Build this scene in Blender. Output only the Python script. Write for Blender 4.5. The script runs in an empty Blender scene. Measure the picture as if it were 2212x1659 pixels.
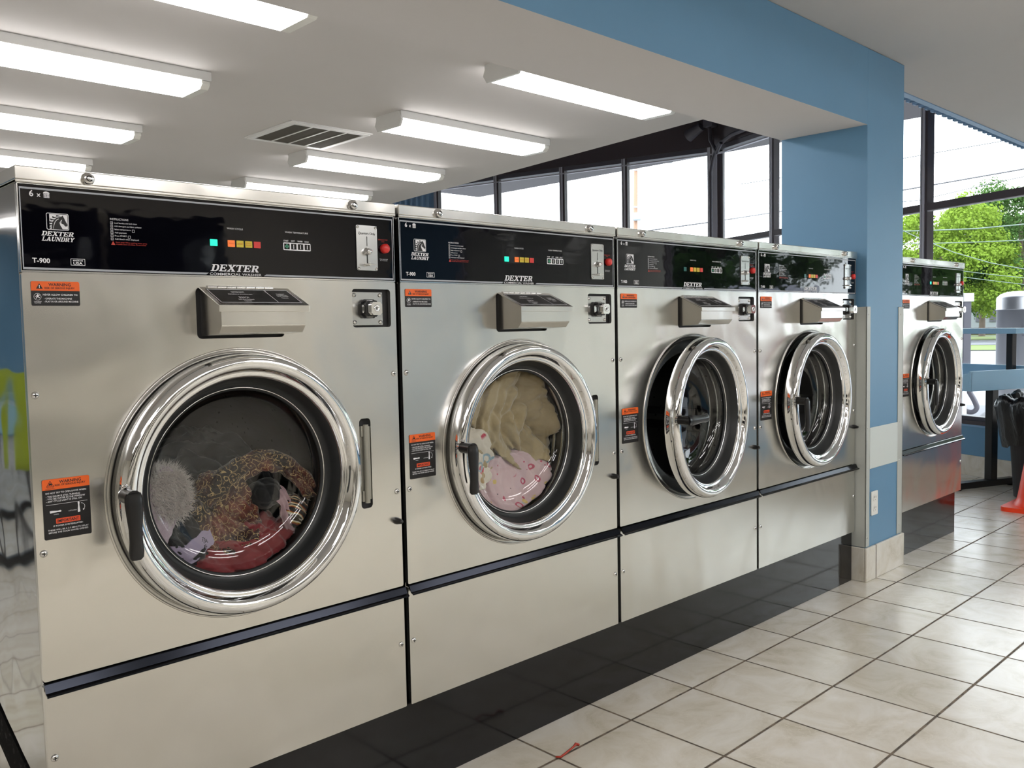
import bpy, math, random
from math import sin, cos, pi, radians
from mathutils import Vector, Matrix, noise

S = bpy.context.scene
COL = S.collection
ZO = 0.036          # all heights below are measured from the machines' levels; the floor is ZO lower

# ------------------------------------------------------------------ camera
cam_d = bpy.data.cameras.new('camera')
cam = bpy.data.objects.new('camera', cam_d)
COL.objects.link(cam)
CX, CY, CZ, YAW, PIT, ROL, FPX = -0.4897, -1.8254, 1.1896, 0.768, -0.0635, -0.0197, 1892.64
fw = Vector((sin(YAW)*cos(PIT), cos(YAW)*cos(PIT), sin(PIT)))
rt = Vector((cos(YAW), -sin(YAW), 0)); up = rt.cross(fw)
r2 = rt*cos(ROL)+up*sin(ROL); u2 = -rt*sin(ROL)+up*cos(ROL)
mw = Matrix((r2, u2, -fw)).transposed().to_4x4()
mw.translation = Vector((CX, CY, CZ+ZO))
cam.matrix_world = mw
cam_d.sensor_width = 36.0
cam_d.lens = 36.0*FPX/2212.0
cam_d.clip_start = 0.05; cam_d.clip_end = 600
S.camera = cam

# ------------------------------------------------------------------ world, exposure
W = bpy.data.worlds.new('overcast_sky'); S.world = W; W.use_nodes = True
bg = W.node_tree.nodes['Background']
bg.inputs[0].default_value = (0.88, 0.94, 1.0, 1); bg.inputs[1].default_value = 2.5
S.view_settings.view_transform = 'Standard'; S.view_settings.look = 'None'
S.view_settings.exposure = 1.5; S.view_settings.gamma = 1.0
S.view_settings.use_curve_mapping = False
TUBE = 5.0           # radiance of the fluorescent diffusers

# ------------------------------------------------------------------ materials
def srgb(h):
    c = [int(h[i:i+2], 16)/255 for i in (0, 2, 4)]
    return tuple(x/12.92 if x <= .04045 else ((x+.055)/1.055)**2.4 for x in c)+(1,)

class N:
    def __init__(s, name):
        s.m = bpy.data.materials.new(name); s.m.use_nodes = True
        s.t = s.m.node_tree; s.b = s.t.nodes['Principled BSDF']; s.out = s.t.nodes['Material Output']
    def add(s, ty, **k):
        n = s.t.nodes.new(ty)
        for a, v in k.items():
            if a in n.inputs.keys(): n.inputs[a].default_value = v
            else: setattr(n, a, v)
        return n
    def ln(s, a, b): s.t.links.new(a, b)
    def coords(s, scale=(1, 1, 1), kind='Object', rot=(0, 0, 0), loc=(0, 0, 0)):
        tc = s.add('ShaderNodeTexCoord'); mp = s.add('ShaderNodeMapping')
        mp.inputs['Scale'].default_value = scale; mp.inputs['Rotation'].default_value = rot
        mp.inputs['Location'].default_value = loc
        s.ln(tc.outputs[kind], mp.inputs[0]); return mp.outputs[0]
    def noise(s, vec, scale, detail=3, rough=.5, dist=0):
        n = s.add('ShaderNodeTexNoise'); n.inputs['Scale'].default_value = scale
        n.inputs['Detail'].default_value = detail; n.inputs['Roughness'].default_value = rough
        n.inputs['Distortion'].default_value = dist
        s.ln(vec, n.inputs['Vector']); return n
    def ramp(s, fac, stops, interp='LINEAR'):
        r = s.add('ShaderNodeValToRGB'); e = r.color_ramp; e.interpolation = interp
        while len(e.elements) < len(stops): e.elements.new(.5)
        for el, (p, c) in zip(e.elements, stops): el.position = p; el.color = c if len(c) == 4 else tuple(c)+(1,)
        s.ln(fac, r.inputs[0]); return r.outputs[0]
    def mix(s, fac, a, b, mode='MIX'):
        m = s.add('ShaderNodeMix'); m.data_type = 'RGBA'; m.blend_type = mode
        for i, v in ((0, fac), (6, a), (7, b)):
            if hasattr(v, 'links') or hasattr(v, 'is_linked'): s.ln(v, m.inputs[i])
            else: m.inputs[i].default_value = v
        return m.outputs[2]
    def bump(s, h, strength, dist, prev=None):
        b = s.add('ShaderNodeBump'); b.inputs['Strength'].default_value = strength; b.inputs['Distance'].default_value = dist
        s.ln(h, b.inputs['Height'])
        if prev is not None: s.ln(prev, b.inputs['Normal'])
        return b.outputs[0]
    def p(s, **k):
        names = dict(base='Base Color', rough='Roughness', metal='Metallic', spec='Specular IOR Level', coat='Coat Weight',
                     coatr='Coat Roughness', trans='Transmission Weight', ior='IOR', em='Emission Color', es='Emission Strength',
                     aniso='Anisotropic', anr='Anisotropic Rotation', sheen='Sheen Weight', nrm='Normal', alpha='Alpha')
        for a, v in k.items():
            i = s.b.inputs[names[a]]
            if hasattr(v, 'is_linked'): s.ln(v, i)
            else: i.default_value = v
        return s

M = {}
def simple(key, col, rough=.5, metal=0, **k):
    n = N(key); n.p(base=srgb(col) if isinstance(col, str) else col, rough=rough, metal=metal, **k); M[key] = n.m; return n

def make_steel(key, base, rough, wav, grain=(3, 300, 300), aniso=.6):
    n = N(key)
    g = n.noise(n.coords(grain), 4, 4, .6)
    lo = n.noise(n.coords((1.3, 1, 1.0)), 2.6, 2, .45, .4)
    blot = n.noise(n.coords((1, 1, 1)), 26, 4, .6)
    r = n.add('ShaderNodeMapRange'); n.ln(g.outputs[0], r.inputs[0])
    r.inputs[1].default_value = .3; r.inputs[2].default_value = .7; r.inputs[3].default_value = rough*.96; r.inputs[4].default_value = rough*1.05
    c = n.mix(blot.outputs[0], tuple(x*.97 for x in base)+(1,), tuple(min(1, x*1.02) for x in base)+(1,))
    c = n.mix(g.outputs[0], c, tuple(x*.93 for x in base)+(1,))
    b1 = n.bump(lo.outputs[0], wav, .02)
    b2 = b1
    n.p(base=c, metal=1.0, rough=r.outputs[0], aniso=aniso, nrm=b2)
    t = n.add('ShaderNodeTangent'); t.direction_type = 'RADIAL'; t.axis = 'Z'
    n.ln(t.outputs[0], n.b.inputs['Tangent'])
    M[key] = n.m
make_steel('brushed_steel', (.76, .748, .712), .22, .5)
make_steel('side_steel', (.60, .60, .60), .06, .55, aniso=0)
make_steel('plain_steel', (.60, .60, .585), .24, .1, aniso=.2)
simple('chrome', (.86, .87, .88, 1), .045, 1)
simple('vac_steel', (.34, .34, .36, 1), .40, .9)
simple('bright_steel', (.75, .75, .74, 1), .16, 1)
n = simple('control_glass', (.002, .002, .004, 1), .035, spec=.34)
n.p(nrm=n.bump(n.noise(n.coords((1, 1, 2)), 9, 2, .5).outputs[0], .10, .004))
simple('black_rail', (.018, .020, .026, 1), .17, 1)
n = simple('gasket_rubber', (.014, .016, .017, 1), .42); 
simple('black_plastic', (.008, .008, .009, 1), .28)
simple('bracket_metal', 'a5a398', .38, .5)
simple('matte_black', (.006, .006, .007, 1), .7)
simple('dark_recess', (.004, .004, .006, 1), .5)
simple('print_white', 'eeeef2', .5)
simple('print_grey', 'a9adb5', .4)
simple('print_black', '101012', .5)
simple('print_red', 'c23a2a', .5)
simple('label_orange', 'f0661c', .5)
simple('label_black', '0d0c0e', .5)
simple('logo_orange', 'e8532a', .5)
simple('button_red', 'd3302c', .3)
n = simple('lit_green', (.0, .45, .32, 1), .4, em=(.01, .80, .48, 1), es=.40)
simple('unlit_green', (.0, .10, .085, 1), .3)
n = simple('lamp_orange', 'e0702c', .35, em=srgb('e0702c'), es=.18)
simple('lamp_amber', 'b3a02a', .35, em=srgb('b3a02a'), es=.12)
simple('lamp_red', 'b62a24', .35, em=srgb('b62a24'), es=.12)
simple('pad_green', '59b08c', .5)

def thin_glass(key, tint=(1, 1, 1, 1), refl=1.0, rough=0.0):
    n = N(key); n.t.nodes.remove(n.b)
    tr = n.add('ShaderNodeBsdfTransparent'); tr.inputs[0].default_value = tint
    gl = n.add('ShaderNodeBsdfGlossy'); gl.inputs['Roughness'].default_value = rough
    lw = n.add('ShaderNodeLayerWeight'); lw.inputs[0].default_value = .5
    pw = n.add('ShaderNodeMath', operation='POWER'); n.ln(lw.outputs['Facing'], pw.inputs[0]); pw.inputs[1].default_value = 5.0
    mu = n.add('ShaderNodeMath', operation='MULTIPLY_ADD'); mu.inputs[1].default_value = .92*refl; mu.inputs[2].default_value = .058*refl; mu.use_clamp = True
    n.ln(pw.outputs[0], mu.inputs[0])
    mx = n.add('ShaderNodeMixShader'); n.ln(mu.outputs[0], mx.inputs[0]); n.ln(tr.outputs[0], mx.inputs[1]); n.ln(gl.outputs[0], mx.inputs[2])
    n.ln(mx.outputs[0], n.out.inputs[0]); M[key] = n.m
thin_glass('door_glass', (.93, .95, .94, 1), 1.0)
thin_glass('window_glass', (.97, .985, .98, 1), .45)

def paint(key, h, rough=.45, amp=.04):
    n = N(key); c = srgb(h)
    v = n.noise(n.coords(), 5, 4, .6)
    n.p(base=n.mix(v.outputs[0], tuple(x*(1-amp) for x in c[:3])+(1,), tuple(min(1, x*(1+amp)) for x in c[:3])+(1,)), rough=rough)
    n.p(nrm=n.bump(n.noise(n.coords(), 220, 2).outputs[0], .15, .001))
    M[key] = n.m
paint('blue_paint', '628fb1', .42)
paint('table_blue', '8fb9d6', .35)
paint('pale_blue_metal', '86a9cc', .4)
paint('cream_paint', 'd5cfc2', .6)
paint('ceiling_paint', 'c3c0be', .8, .02)
paint('guard_paint', 'b4b8b3', .4)
paint('patch_paint', 'ccd4d2', .45)
paint('white_enamel', 'dcdcda', .35)
paint('frame_dark', '57555f', .45)
paint('frame_brown', '4a4247', .5)
paint('frame_grey', 'c2c2ce', .35)
paint('outlet_white', 'e6e6e2', .3)
simple('orange_plastic', 'ff4a22', .38)
simple('bin_grey', '34363a', .5)
n = N('bag_black'); n.p(base=(.005, .005, .006, 1), rough=.28, spec=.4)
n.p(nrm=n.bump(n.noise(n.coords(scale=(1, 1, .35)), 16, 3, .5, 1.5).outputs[0], .5, .02)); M['bag_black'] = n.m
n = N('diffuser'); n.p(base=(.9, .9, .9, 1), rough=.4, em=(1, .968, .958, 1), es=TUBE); M['diffuser'] = n.m
simple('diffuser_end', 'e6e6e0', .3)
simple('filter_dark', '4a463e', .9)
# worn black skirting under the machines
n = N('plinth_black'); co = n.coords()
sp = n.noise(n.coords((1, 1, .6)), 60, 5, .8); sc = n.ramp(sp.outputs[0], [(.0, (.008, .008, .009)), (.70, (.010, .010, .011)), (.76, (.30, .30, .29)), (1, (.5, .5, .48))])
lw_ = n.noise(co, 3, 3); low = n.ramp(lw_.outputs[0], [(.58, (0, 0, 0)), (.70, (1, 1, 1))])
n.p(base=n.mix(low, (.007, .007, .008, 1), sc), rough=.10, spec=.40)
n.p(nrm=n.bump(n.noise(co, 14, 2).outputs[0], .08, .004)); M['plinth_black'] = n.m
# tiles
def tile_mat(key, ax, size, ox, oy, gout=.0028):
    n = N(key)
    tc = n.add('ShaderNodeTexCoord'); sx = n.add('ShaderNodeSeparateXYZ'); n.ln(tc.outputs['Object'], sx.inputs[0])
    def cell(o, off):
        a = n.add('ShaderNodeMath', operation='SUBTRACT'); n.ln(o, a.inputs[0]); a.inputs[1].default_value = off
        d = n.add('ShaderNodeMath', operation='DIVIDE'); n.ln(a.outputs[0], d.inputs[0]); d.inputs[1].default_value = size
        f = n.add('ShaderNodeMath', operation='FLOOR'); n.ln(d.outputs[0], f.inputs[0])
        fr = n.add('ShaderNodeMath', operation='FRACT'); n.ln(d.outputs[0], fr.inputs[0])
        pp = n.add('ShaderNodeMath', operation='PINGPONG'); n.ln(d.outputs[0], pp.inputs[0]); pp.inputs[1].default_value = .5
        return f.outputs[0], pp.outputs[0]
    fx, ex = cell(sx.outputs[ax[0]], ox); fy, ey = cell(sx.outputs[ax[1]], oy)
    wob = n.noise(n.coords(), 30, 3)
    mn = n.add('ShaderNodeMath', operation='MINIMUM'); n.ln(ex, mn.inputs[0]); n.ln(ey, mn.inputs[1])
    wv = n.add('ShaderNodeMath', operation='MULTIPLY_ADD'); n.ln(wob.outputs[0], wv.inputs[0]); wv.inputs[1].default_value = -.006; n.ln(mn.outputs[0], wv.inputs[2])
    mr = n.add('ShaderNodeMapRange'); n.ln(wv.outputs[0], mr.inputs[0])
    mr.inputs[1].default_value = gout/size-.003; mr.inputs[2].default_value = gout/size*1.9-.003
    cb = n.add('ShaderNodeCombineXYZ'); n.ln(fx, cb.inputs[0]); n.ln(fy, cb.inputs[1])
    wn = n.add('ShaderNodeTexWhiteNoise'); n.ln(cb.outputs[0], wn.inputs[0])
    ofs = n.add('ShaderNodeVectorMath', operation='MULTIPLY_ADD'); n.ln(wn.outputs['Color'], ofs.inputs[0]); ofs.inputs[1].default_value = (7, 7, 7)
    n.ln(tc.outputs['Object'], ofs.inputs[2])
    v1 = n.noise(ofs.outputs[0], 5.5, 8, .62, 1.1)
    v2 = n.noise(ofs.outputs[0], 9, 5, .5, 2.2)
    c = n.ramp(v1.outputs[0], [(.25, srgb('bdb5a2')), (.45, srgb('d3cdc0')), (.58, srgb('dbd7ce')), (.8, srgb('e6e3dd'))])
    vein = n.add('ShaderNodeMath', operation='SUBTRACT'); n.ln(v2.outputs[0], vein.inputs[0]); vein.inputs[1].default_value = .5
    va = n.add('ShaderNodeMath', operation='ABSOLUTE'); n.ln(vein.outputs[0], va.inputs[0])
    vm = n.ramp(va.outputs[0], [(0, (.55, .55, .55)), (.018, (0, 0, 0))])
    c = n.mix(vm, c, srgb('dcd7ca'))
    hv = n.ramp(wn.outputs['Value'], [(0, (.90, .90, .885)), (1, (1, 1, 1))])
    c = n.mix(1.0, c, hv, 'MULTIPLY')
    dirt = n.noise(n.coords(), 1.1, 5, .6)
    c = n.mix(n.ramp(dirt.outputs[0], [(.5, (0, 0, 0)), (.75, (.35, .35, .35))]), c, srgb('a3997f'))
    gc = n.mix(n.ramp(wob.outputs[0], [(.4, (0, 0, 0)), (.6, (1, 1, 1))]), srgb('4b443b'), srgb('76695a'))
    c = n.mix(mr.outputs[0], gc, c)
    rg = n.ramp(mr.outputs[0], [(0, (.85, .85, .85)), (1, (.24, .24, .24))])
    b = n.bump(mr.outputs[0], .5, .002)
    b = n.bump(v1.outputs[0], .12, .003, b)
    n.p(base=c, rough=rg, nrm=b, spec=.45); M[key] = n.m
tile_mat('floor_tile', (0, 1), .3333, 1.276, -.157)
tile_mat('wall_tile', (0, 2), .3333, 3.611, -.10)

# ------------------------------------------------------------------ mesh builder
class MB:
    def __init__(s): s.v = []; s.f = []; s.mi = []; s.sm = []
    def put(s, vs, fs, mi=0, smooth=False):
        o = len(s.v); s.v += [tuple(v) for v in vs]; s.f += [tuple(i+o for i in f) for f in fs]
        s.mi += [mi]*len(fs); s.sm += [smooth]*len(fs); return s
    def box(s, x0, x1, y0, y1, z0, z1, mi=0):
        v = [(x, y, z) for z in (z0, z1) for y in (y0, y1) for x in (x0, x1)]
        return s.put(v, [(0, 2, 3, 1), (4, 5, 7, 6), (0, 1, 5, 4), (2, 6, 7, 3), (0, 4, 6, 2), (1, 3, 7, 5)], mi)
    def obox(s, p, d, w, h0, h1, L, mi=0, w0=None):
        # box from p along unit dir d (horizontal), length L, across from -w0..w
        d = Vector((d[0], d[1], 0)).normalized(); nrm = Vector((-d.y, d.x, 0)); w0 = w if w0 is None else w0
        b = [Vector((p[0], p[1], 0))+d*a+nrm*c for a, c in ((0, -w0), (L, -w0), (L, w), (0, w))]
        v = [(q.x, q.y, h0) for q in b]+[(q.x, q.y, h1) for q in b]
        return s.put(v, [(3, 2, 1, 0), (4, 5, 6, 7), (0, 1, 5, 4), (1, 2, 6, 5), (2, 3, 7, 6), (3, 0, 4, 7)], mi)
    def prism(s, poly, axis, a, b, mi=0, smooth=False):
        # polygon (u,v) extruded along axis: 'x': (a,u,v)  'y': (u,a,v)  'z': (u,v,a)
        def mk(u, v, t): return {'x': (t, u, v), 'y': (u, t, v), 'z': (u, v, t)}[axis]
        k = len(poly); v = [mk(u, w, a) for u, w in poly]+[mk(u, w, b) for u, w in poly]
        fs = [tuple(range(k))[::-1], tuple(range(k, 2*k))]
        s.put(v, fs, mi); 
        s.put(v, [(i, (i+1) % k, (i+1) % k+k, i+k) for i in range(k)], mi, smooth); return s
    def lathe(s, prof, c, axis='y', seg=64, mi=0, smooth=True, closed=False, a0=0, a1=2*pi):
        # prof: list of (r, t) ; axis through c
        full = abs(a1-a0-2*pi) < 1e-6; m = seg if full else seg+1
        vs = []
        for i in range(m):
            a = a0+(a1-a0)*i/seg
            for r, t in prof:
                if axis == 'y': vs.append((c[0]+r*cos(a), c[1]+t, c[2]+r*sin(a)))
                elif axis == 'z': vs.append((c[0]+r*cos(a), c[1]+r*sin(a), c[2]+t))
                else: vs.append((c[0]+t, c[1]+r*cos(a), c[2]+r*sin(a)))
        k = len(prof); fs = []
        for i in range(seg):
            j = (i+1) % m
            for q in range(k-1 if not closed else k):
                q2 = (q+1) % k
                fs.append((i*k+q, i*k+q2, j*k+q2, j*k+q))
        return s.put(vs, fs, mi, smooth)
    def tube(s, pts, r, seg=8, mi=0, smooth=True, cap=True):
        pts = [Vector(p) for p in pts]; rr = r if isinstance(r, (list, tuple)) else [r]*len(pts)
        vs = []; prev = None
        for i, p in enumerate(pts):
            d = (pts[min(i+1, len(pts)-1)]-pts[max(i-1, 0)]).normalized()
            a = prev if prev is not None else (Vector((0, 0, 1)) if abs(d.z) < .9 else Vector((1, 0, 0)))
            n1 = (a-d*a.dot(d)).normalized(); prev = n1; n2 = d.cross(n1)
            for k in range(seg):
                t = 2*pi*k/seg; vs.append(p+(n1*cos(t)+n2*sin(t))*rr[i])
        fs = [(i*seg+k, i*seg+(k+1) % seg, (i+1)*seg+(k+1) % seg, (i+1)*seg+k) for i in range(len(pts)-1) for k in range(seg)]
        s.put(vs, fs, mi, smooth)
        if cap:
            o = len(vs)-seg; s.put(vs[:seg], [tuple(range(seg))[::-1]], mi); s.put(vs[o:], [tuple(range(seg))], mi)
        return s
    def build(s, name, mats, parent=None, bevel=0, root=None, sub=0, seg=2):
        me = bpy.data.meshes.new(name)
        ofs = Vector((0, 0, ZO))
        if parent is not None:
            q = parent
            while q is not None: ofs = ofs-q.location; q = q.parent
        me.from_pydata([tuple(Vector(v)+ofs) for v in s.v], [], s.f)
        if not isinstance(mats, (list, tuple)): mats = [mats]
        for m in mats: me.materials.append(M[m])
        me.polygons.foreach_set('material_index', s.mi); me.polygons.foreach_set('use_smooth', s.sm)
        me.update()
        o = bpy.data.objects.new(name, me); COL.objects.link(o); o.parent = parent
        if bevel:
            b = o.modifiers.new('bevel', 'BEVEL'); b.width = bevel; b.segments = seg; b.limit_method = 'ANGLE'; b.angle_limit = radians(40)
        if sub:
            b = o.modifiers.new('sub', 'SUBSURF'); b.levels = b.render_levels = sub
        return o

def tag(o, label=None, cat=None, group=None, kind=None):
    if label: o['label'] = label
    if cat: o['category'] = cat
    if group: o['group'] = group
    if kind: o['kind'] = kind
    return o
def empty(name, loc, label=None, cat=None, group=None, kind=None):
    o = bpy.data.objects.new(name, None); COL.objects.link(o); o.location = loc; o.empty_display_size = .1
    return tag(o, label, cat, group, kind)
def struct(o): o['kind'] = 'structure'; return o
def copy_tree(o, parent=None):
    c = o.copy(); COL.objects.link(c)
    if parent is not None: c.parent = parent
    for ch in list(o.children): copy_tree(ch, c)
    return c

# flat shapes through filled 2D curves (holes allowed); result placed on plane y, facing -Y
def arc_pts(cx, cy, r, n=64): return [(cx+r*cos(2*pi*i/n), cy+r*sin(2*pi*i/n)) for i in range(n)]
def rrect(x0, x1, z0, z1, r, n=5):
    p = []
    for cx, cz, a in ((x1-r, z1-r, 0), (x0+r, z1-r, pi/2), (x0+r, z0+r, pi), (x1-r, z0+r, 3*pi/2)):
        p += [(cx+r*cos(a+pi/2*i/n), cz+r*sin(a+pi/2*i/n)) for i in range(n+1)]
    return p
def curve_fill(loops, depth=0.0):
    cu = bpy.data.curves.new('tmp', 'CURVE'); cu.dimensions = '2D'; cu.fill_mode = 'BOTH' if depth else 'FRONT'
    cu.extrude = depth/2
    for lp in loops:
        sp = cu.splines.new('POLY'); sp.points.add(len(lp)-1)
        for q, (x, y) in zip(sp.points, lp): q.co = (x, y, 0, 1)
        sp.use_cyclic_u = True
    ob = bpy.data.objects.new('tmp', cu); COL.objects.link(ob)
    dg = bpy.context.evaluated_depsgraph_get(); me = bpy.data.meshes.new_from_object(ob.evaluated_get(dg))
    vs = [v.co.copy() for v in me.vertices]; fs = [tuple(p.vertices) for p in me.polygons]
    bpy.data.objects.remove(ob); bpy.data.curves.remove(cu); bpy.data.meshes.remove(me)
    return vs, fs
def plate(mb, loops, y, depth=0.0, mi=0, mapf=None):
    vs, fs = curve_fill(loops, depth)
    if mapf is None: mapf = lambda v: (v.x, y+depth/2-v.z, v.y)
    return mb.put([mapf(v) for v in vs], fs, mi)
_tc = {}
def text(mb, s, x, z, h, y, mi=0, width=None, align='L', bold=0.0, shear=0.0, mapf=None, rot=0):
    key = (s, bold, shear)
    if key not in _tc:
        cu = bpy.data.curves.new('tmp', 'FONT'); cu.body = s; cu.size = 1; cu.shear = shear; cu.offset = bold; cu.resolution_u = 2; cu.fill_mode = 'FRONT'
        ob = bpy.data.objects.new('tmp', cu); COL.objects.link(ob)
        dg = bpy.context.evaluated_depsgraph_get(); me = bpy.data.meshes.new_from_object(ob.evaluated_get(dg))
        vs = [v.co.copy() for v in me.vertices]; fs = [tuple(p.vertices) for p in me.polygons]
        bpy.data.objects.remove(ob); bpy.data.curves.remove(cu); bpy.data.meshes.remove(me)
        _tc[key] = (vs, fs)
    vs, fs = _tc[key]
    x0 = min(v.x for v in vs); x1 = max(v.x for v in vs)
    k = h/.72; kx = k if width is None else width/(x1-x0)
    w = (x1-x0)*kx; ox = {'L': 0, 'C': -w/2, 'R': -w}[align]
    out = []
    for v in vs:
        a = (v.x-x0)*kx+ox; b = v.y*k
        if rot: a, b = a*cos(rot)-b*sin(rot), a*sin(rot)+b*cos(rot)
        out.append(mapf(x+a, z+b) if mapf else (x+a, y, z+b))
    return mb.put(out, fs, mi)
# heavy slab-serif slanted capitals of the maker's word mark
GLY = {
 'D': [[(0, 0), (.62, 0), (.80, .10), (.90, .28), (.92, .5), (.90, .72), (.80, .9), (.62, 1), (0, 1), (0, .9), (.12, .9), (.12, .1), (0, .1)], [(.36, .12), (.36, .88), (.54, .88), (.64, .78), (.68, .5), (.64, .22), (.54, .12)]],
 'E': [[(0, 0), (.84, 0), (.88, .32), (.78, .32), (.70, .12), (.36, .12), (.36, .45), (.55, .45), (.58, .34), (.66, .34), (.66, .68), (.58, .68), (.55, .57), (.36, .57), (.36, .88), (.68, .88), (.76, .70), (.86, .70), (.84, 1), (0, 1), (0, .9), (.12, .9), (.12, .1), (0, .1)]],
 'X': [[(0, 0), (.40, 0), (.40, .1), (.30, .1), (.47, .36), (.64, .1), (.56, .1), (.56, 0), (1.02, 0), (1.02, .1), (.93, .1), (.62, .54), (.86, .9), (.98, .9), (.98, 1), (.60, 1), (.60, .9), (.68, .9), (.53, .67), (.38, .9), (.46, .9), (.46, 1), (.0, 1), (.0, .9), (.10, .9), (.38, .48), (.12, .1), (0, .1)]],
 'T': [[(.22, 0), (.70, 0), (.70, .1), (.58, .1), (.58, .88), (.76, .88), (.84, .68), (.94, .68), (.92, 1), (0, 1), (-.02, .68), (.08, .68), (.16, .88), (.34, .88), (.34, .1), (.22, .1)]],
 'R': [[(0, 0), (.46, 0), (.46, .1), (.36, .1), (.36, .44), (.46, .44), (.66, .0), (1.0, 0), (1.0, .1), (.92, .1), (.70, .47), (.84, .58), (.86, .76), (.80, .93), (.64, 1), (0, 1), (0, .9), (.12, .9), (.12, .1), (0, .1)], [(.36, .55), (.36, .88), (.54, .88), (.62, .80), (.62, .64), (.54, .55)]],
 'L': [[(0, 0), (.80, 0), (.86, .36), (.76, .36), (.68, .12), (.36, .12), (.36, .9), (.48, .9), (.48, 1), (0, 1), (0, .9), (.12, .9), (.12, .1), (0, .1)]],
 'A': [[(-.04, 0), (.34, 0), (.34, .1), (.25, .1), (.30, .25), (.58, .25), (.63, .1), (.52, .1), (.52, 0), (.98, 0), (.98, .1), (.90, .1), (.58, 1), (.34, 1), (.05, .1), (-.04, .1)], [(.34, .37), (.44, .72), (.54, .37)]],
 'U': [[(.0, 1), (.0, .9), (.1, .9), (.1, .3), (.18, .08), (.36, -.01), (.6, -.01), (.78, .08), (.86, .3), (.86, .9), (.96, .9), (.96, 1), (.64, 1), (.64, .9), (.74, .9), (.74, .32), (.68, .17), (.56, .12), (.42, .15), (.35, .3), (.35, .9), (.45, .9), (.45, 1)]],
 'N': [[(0, 0), (.34, 0), (.34, .1), (.24, .1), (.24, .72), (.70, 0), (.88, 0), (.88, .9), (.98, .9), (.98, 1), (.66, 1), (.66, .9), (.76, .9), (.76, .38), (.34, 1), (0, 1), (0, .9), (.12, .9), (.12, .1), (0, .1)]],
 'Y': [[(.26, 0), (.72, 0), (.72, .1), (.60, .1), (.60, .42), (.86, .9), (.96, .9), (.96, 1), (.60, 1), (.60, .9), (.70, .9), (.52, .56), (.36, .9), (.44, .9), (.44, 1), (-.02, 1), (-.02, .9), (.08, .9), (.36, .42), (.36, .1), (.26, .1)]]}
def slab_word(mb, word, x, z, w, h, y, mi=0, sh=.30):
    adv = {'X': 1.04, 'T': .96, 'A': 1.0, 'R': 1.02, 'U': 1.0, 'N': 1.02, 'Y': .98}
    tot = sum(adv.get(c, .95) for c in word)
    k = (w-sh*h)/tot; px = x
    for c in word:
        loops = [[(px+a*k+b*h*sh, z+b*h) for a, b in lp] for lp in GLY[c]]
        plate(mb, loops, y, 0, mi); px += adv.get(c, .95)*k

# ------------------------------------------------------------------ room shell
def floor_mb():
    return MB().box(-5, 9, -5, 10.5, -.12, -.036)
struct(floor_mb().build('floor', 'floor_tile'))

WB = Vector((6.95, .66, 0)); WT = radians(22.5); WD = Vector((sin(WT), cos(WT), 0))      # window wall along the right
CORN = Vector((8.24, 3.80, 0))
WA = radians(-13.04); AD = Vector((sin(WA), cos(WA), 0))                                    # its continuation past the corner
def wbp(s): return WB+WD*s
ZC = 2.43
# low ceiling over the machines, its free edge runs askew to the window wall; upper ceiling slab in front
edge = lambda y: 3.934+.149*y
m = MB()
m.prism([(-5, .16), (3.925, .16), (3.925, .385), (edge(.385), .385), (edge(10.5), 10.5), (-5, 10.5)], 'z', ZC, ZC+.12)
m.prism([(-5, -5), (9, -5), (9, .16), (-5, .16)], 'z', ZC, ZC+.12)
struct(m.build('ceiling', 'ceiling_paint'))
m = MB()
m.prism([(edge(.2), .16), (edge(.2)+.001, .16), (edge(10.5)+.001, 10.5), (edge(10.5), 10.5)], 'z', ZC+.12, 3.95)
m.prism([(3.8, .05), (12, .05), (12, 12), (3.8, 12)], 'z', 3.95, 4.05)
struct(m.build('trim_1', 'frame_brown'))
# beam and column
m = MB(); m.box(-5, 3.52, -.045, .385, 2.086, ZC-.002)
bm_ = m
vs_f = m.build('wall_beam', ['blue_paint', 'ceiling_paint']); vs_f.data.polygons[0].material_index = 1
vs_f.data.polygons[3].material_index = 1
struct(vs_f)
m = MB(); m.box(3.52, 3.925, -.045, .385, -.036, ZC-.002)
struct(m.build('wall_column', 'blue_paint', bevel=.003))
# corrugated fascia hanging above the right ceiling edge
m = MB(); m.box(3.926, 8.6, .162, .20, ZC-.004, ZC+.2)
zz = []; x = 3.926; k = 0
while x < 8.6:
    zz += [(x, .205), (x+.035, .205), (x+.045, .245), (x+.080, .245)] ; x += .09
poly = zz+[(q[0], q[1]+.012) for q in reversed(zz)]
vs = [(a, b, ZC+.004) for a, b in zz]+[(a, b, 3.93) for a, b in zz]+[(a, b+.01, ZC+.004) for a, b in zz]+[(a, b+.01, 3.93) for a, b in zz]
K = len(zz)
fs = []
for i in range(K-1):
    fs += [(i, i+1, K+i+1, K+i), (2*K+i, 3*K+i, 3*K+i+1, 2*K+i+1), (i, 2*K+i, 2*K+i+1, i+1)]
m.put(vs, fs); m.box(3.926, 8.6, .203, .212, ZC+.06, 3.93)
struct(m.build('trim_2', 'pale_blue_metal'))
# base tiles round the column
m = MB(); m.box(3.505, 3.935, -.058, -.046, -.036, .125); m.box(3.505, 3.517, -.046, .03, -.036, .125); m.box(3.927, 3.939, -.058, .03, -.036, .125)
struct(m.build('baseboard_column', 'wall_tile', bevel=.003))
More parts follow.
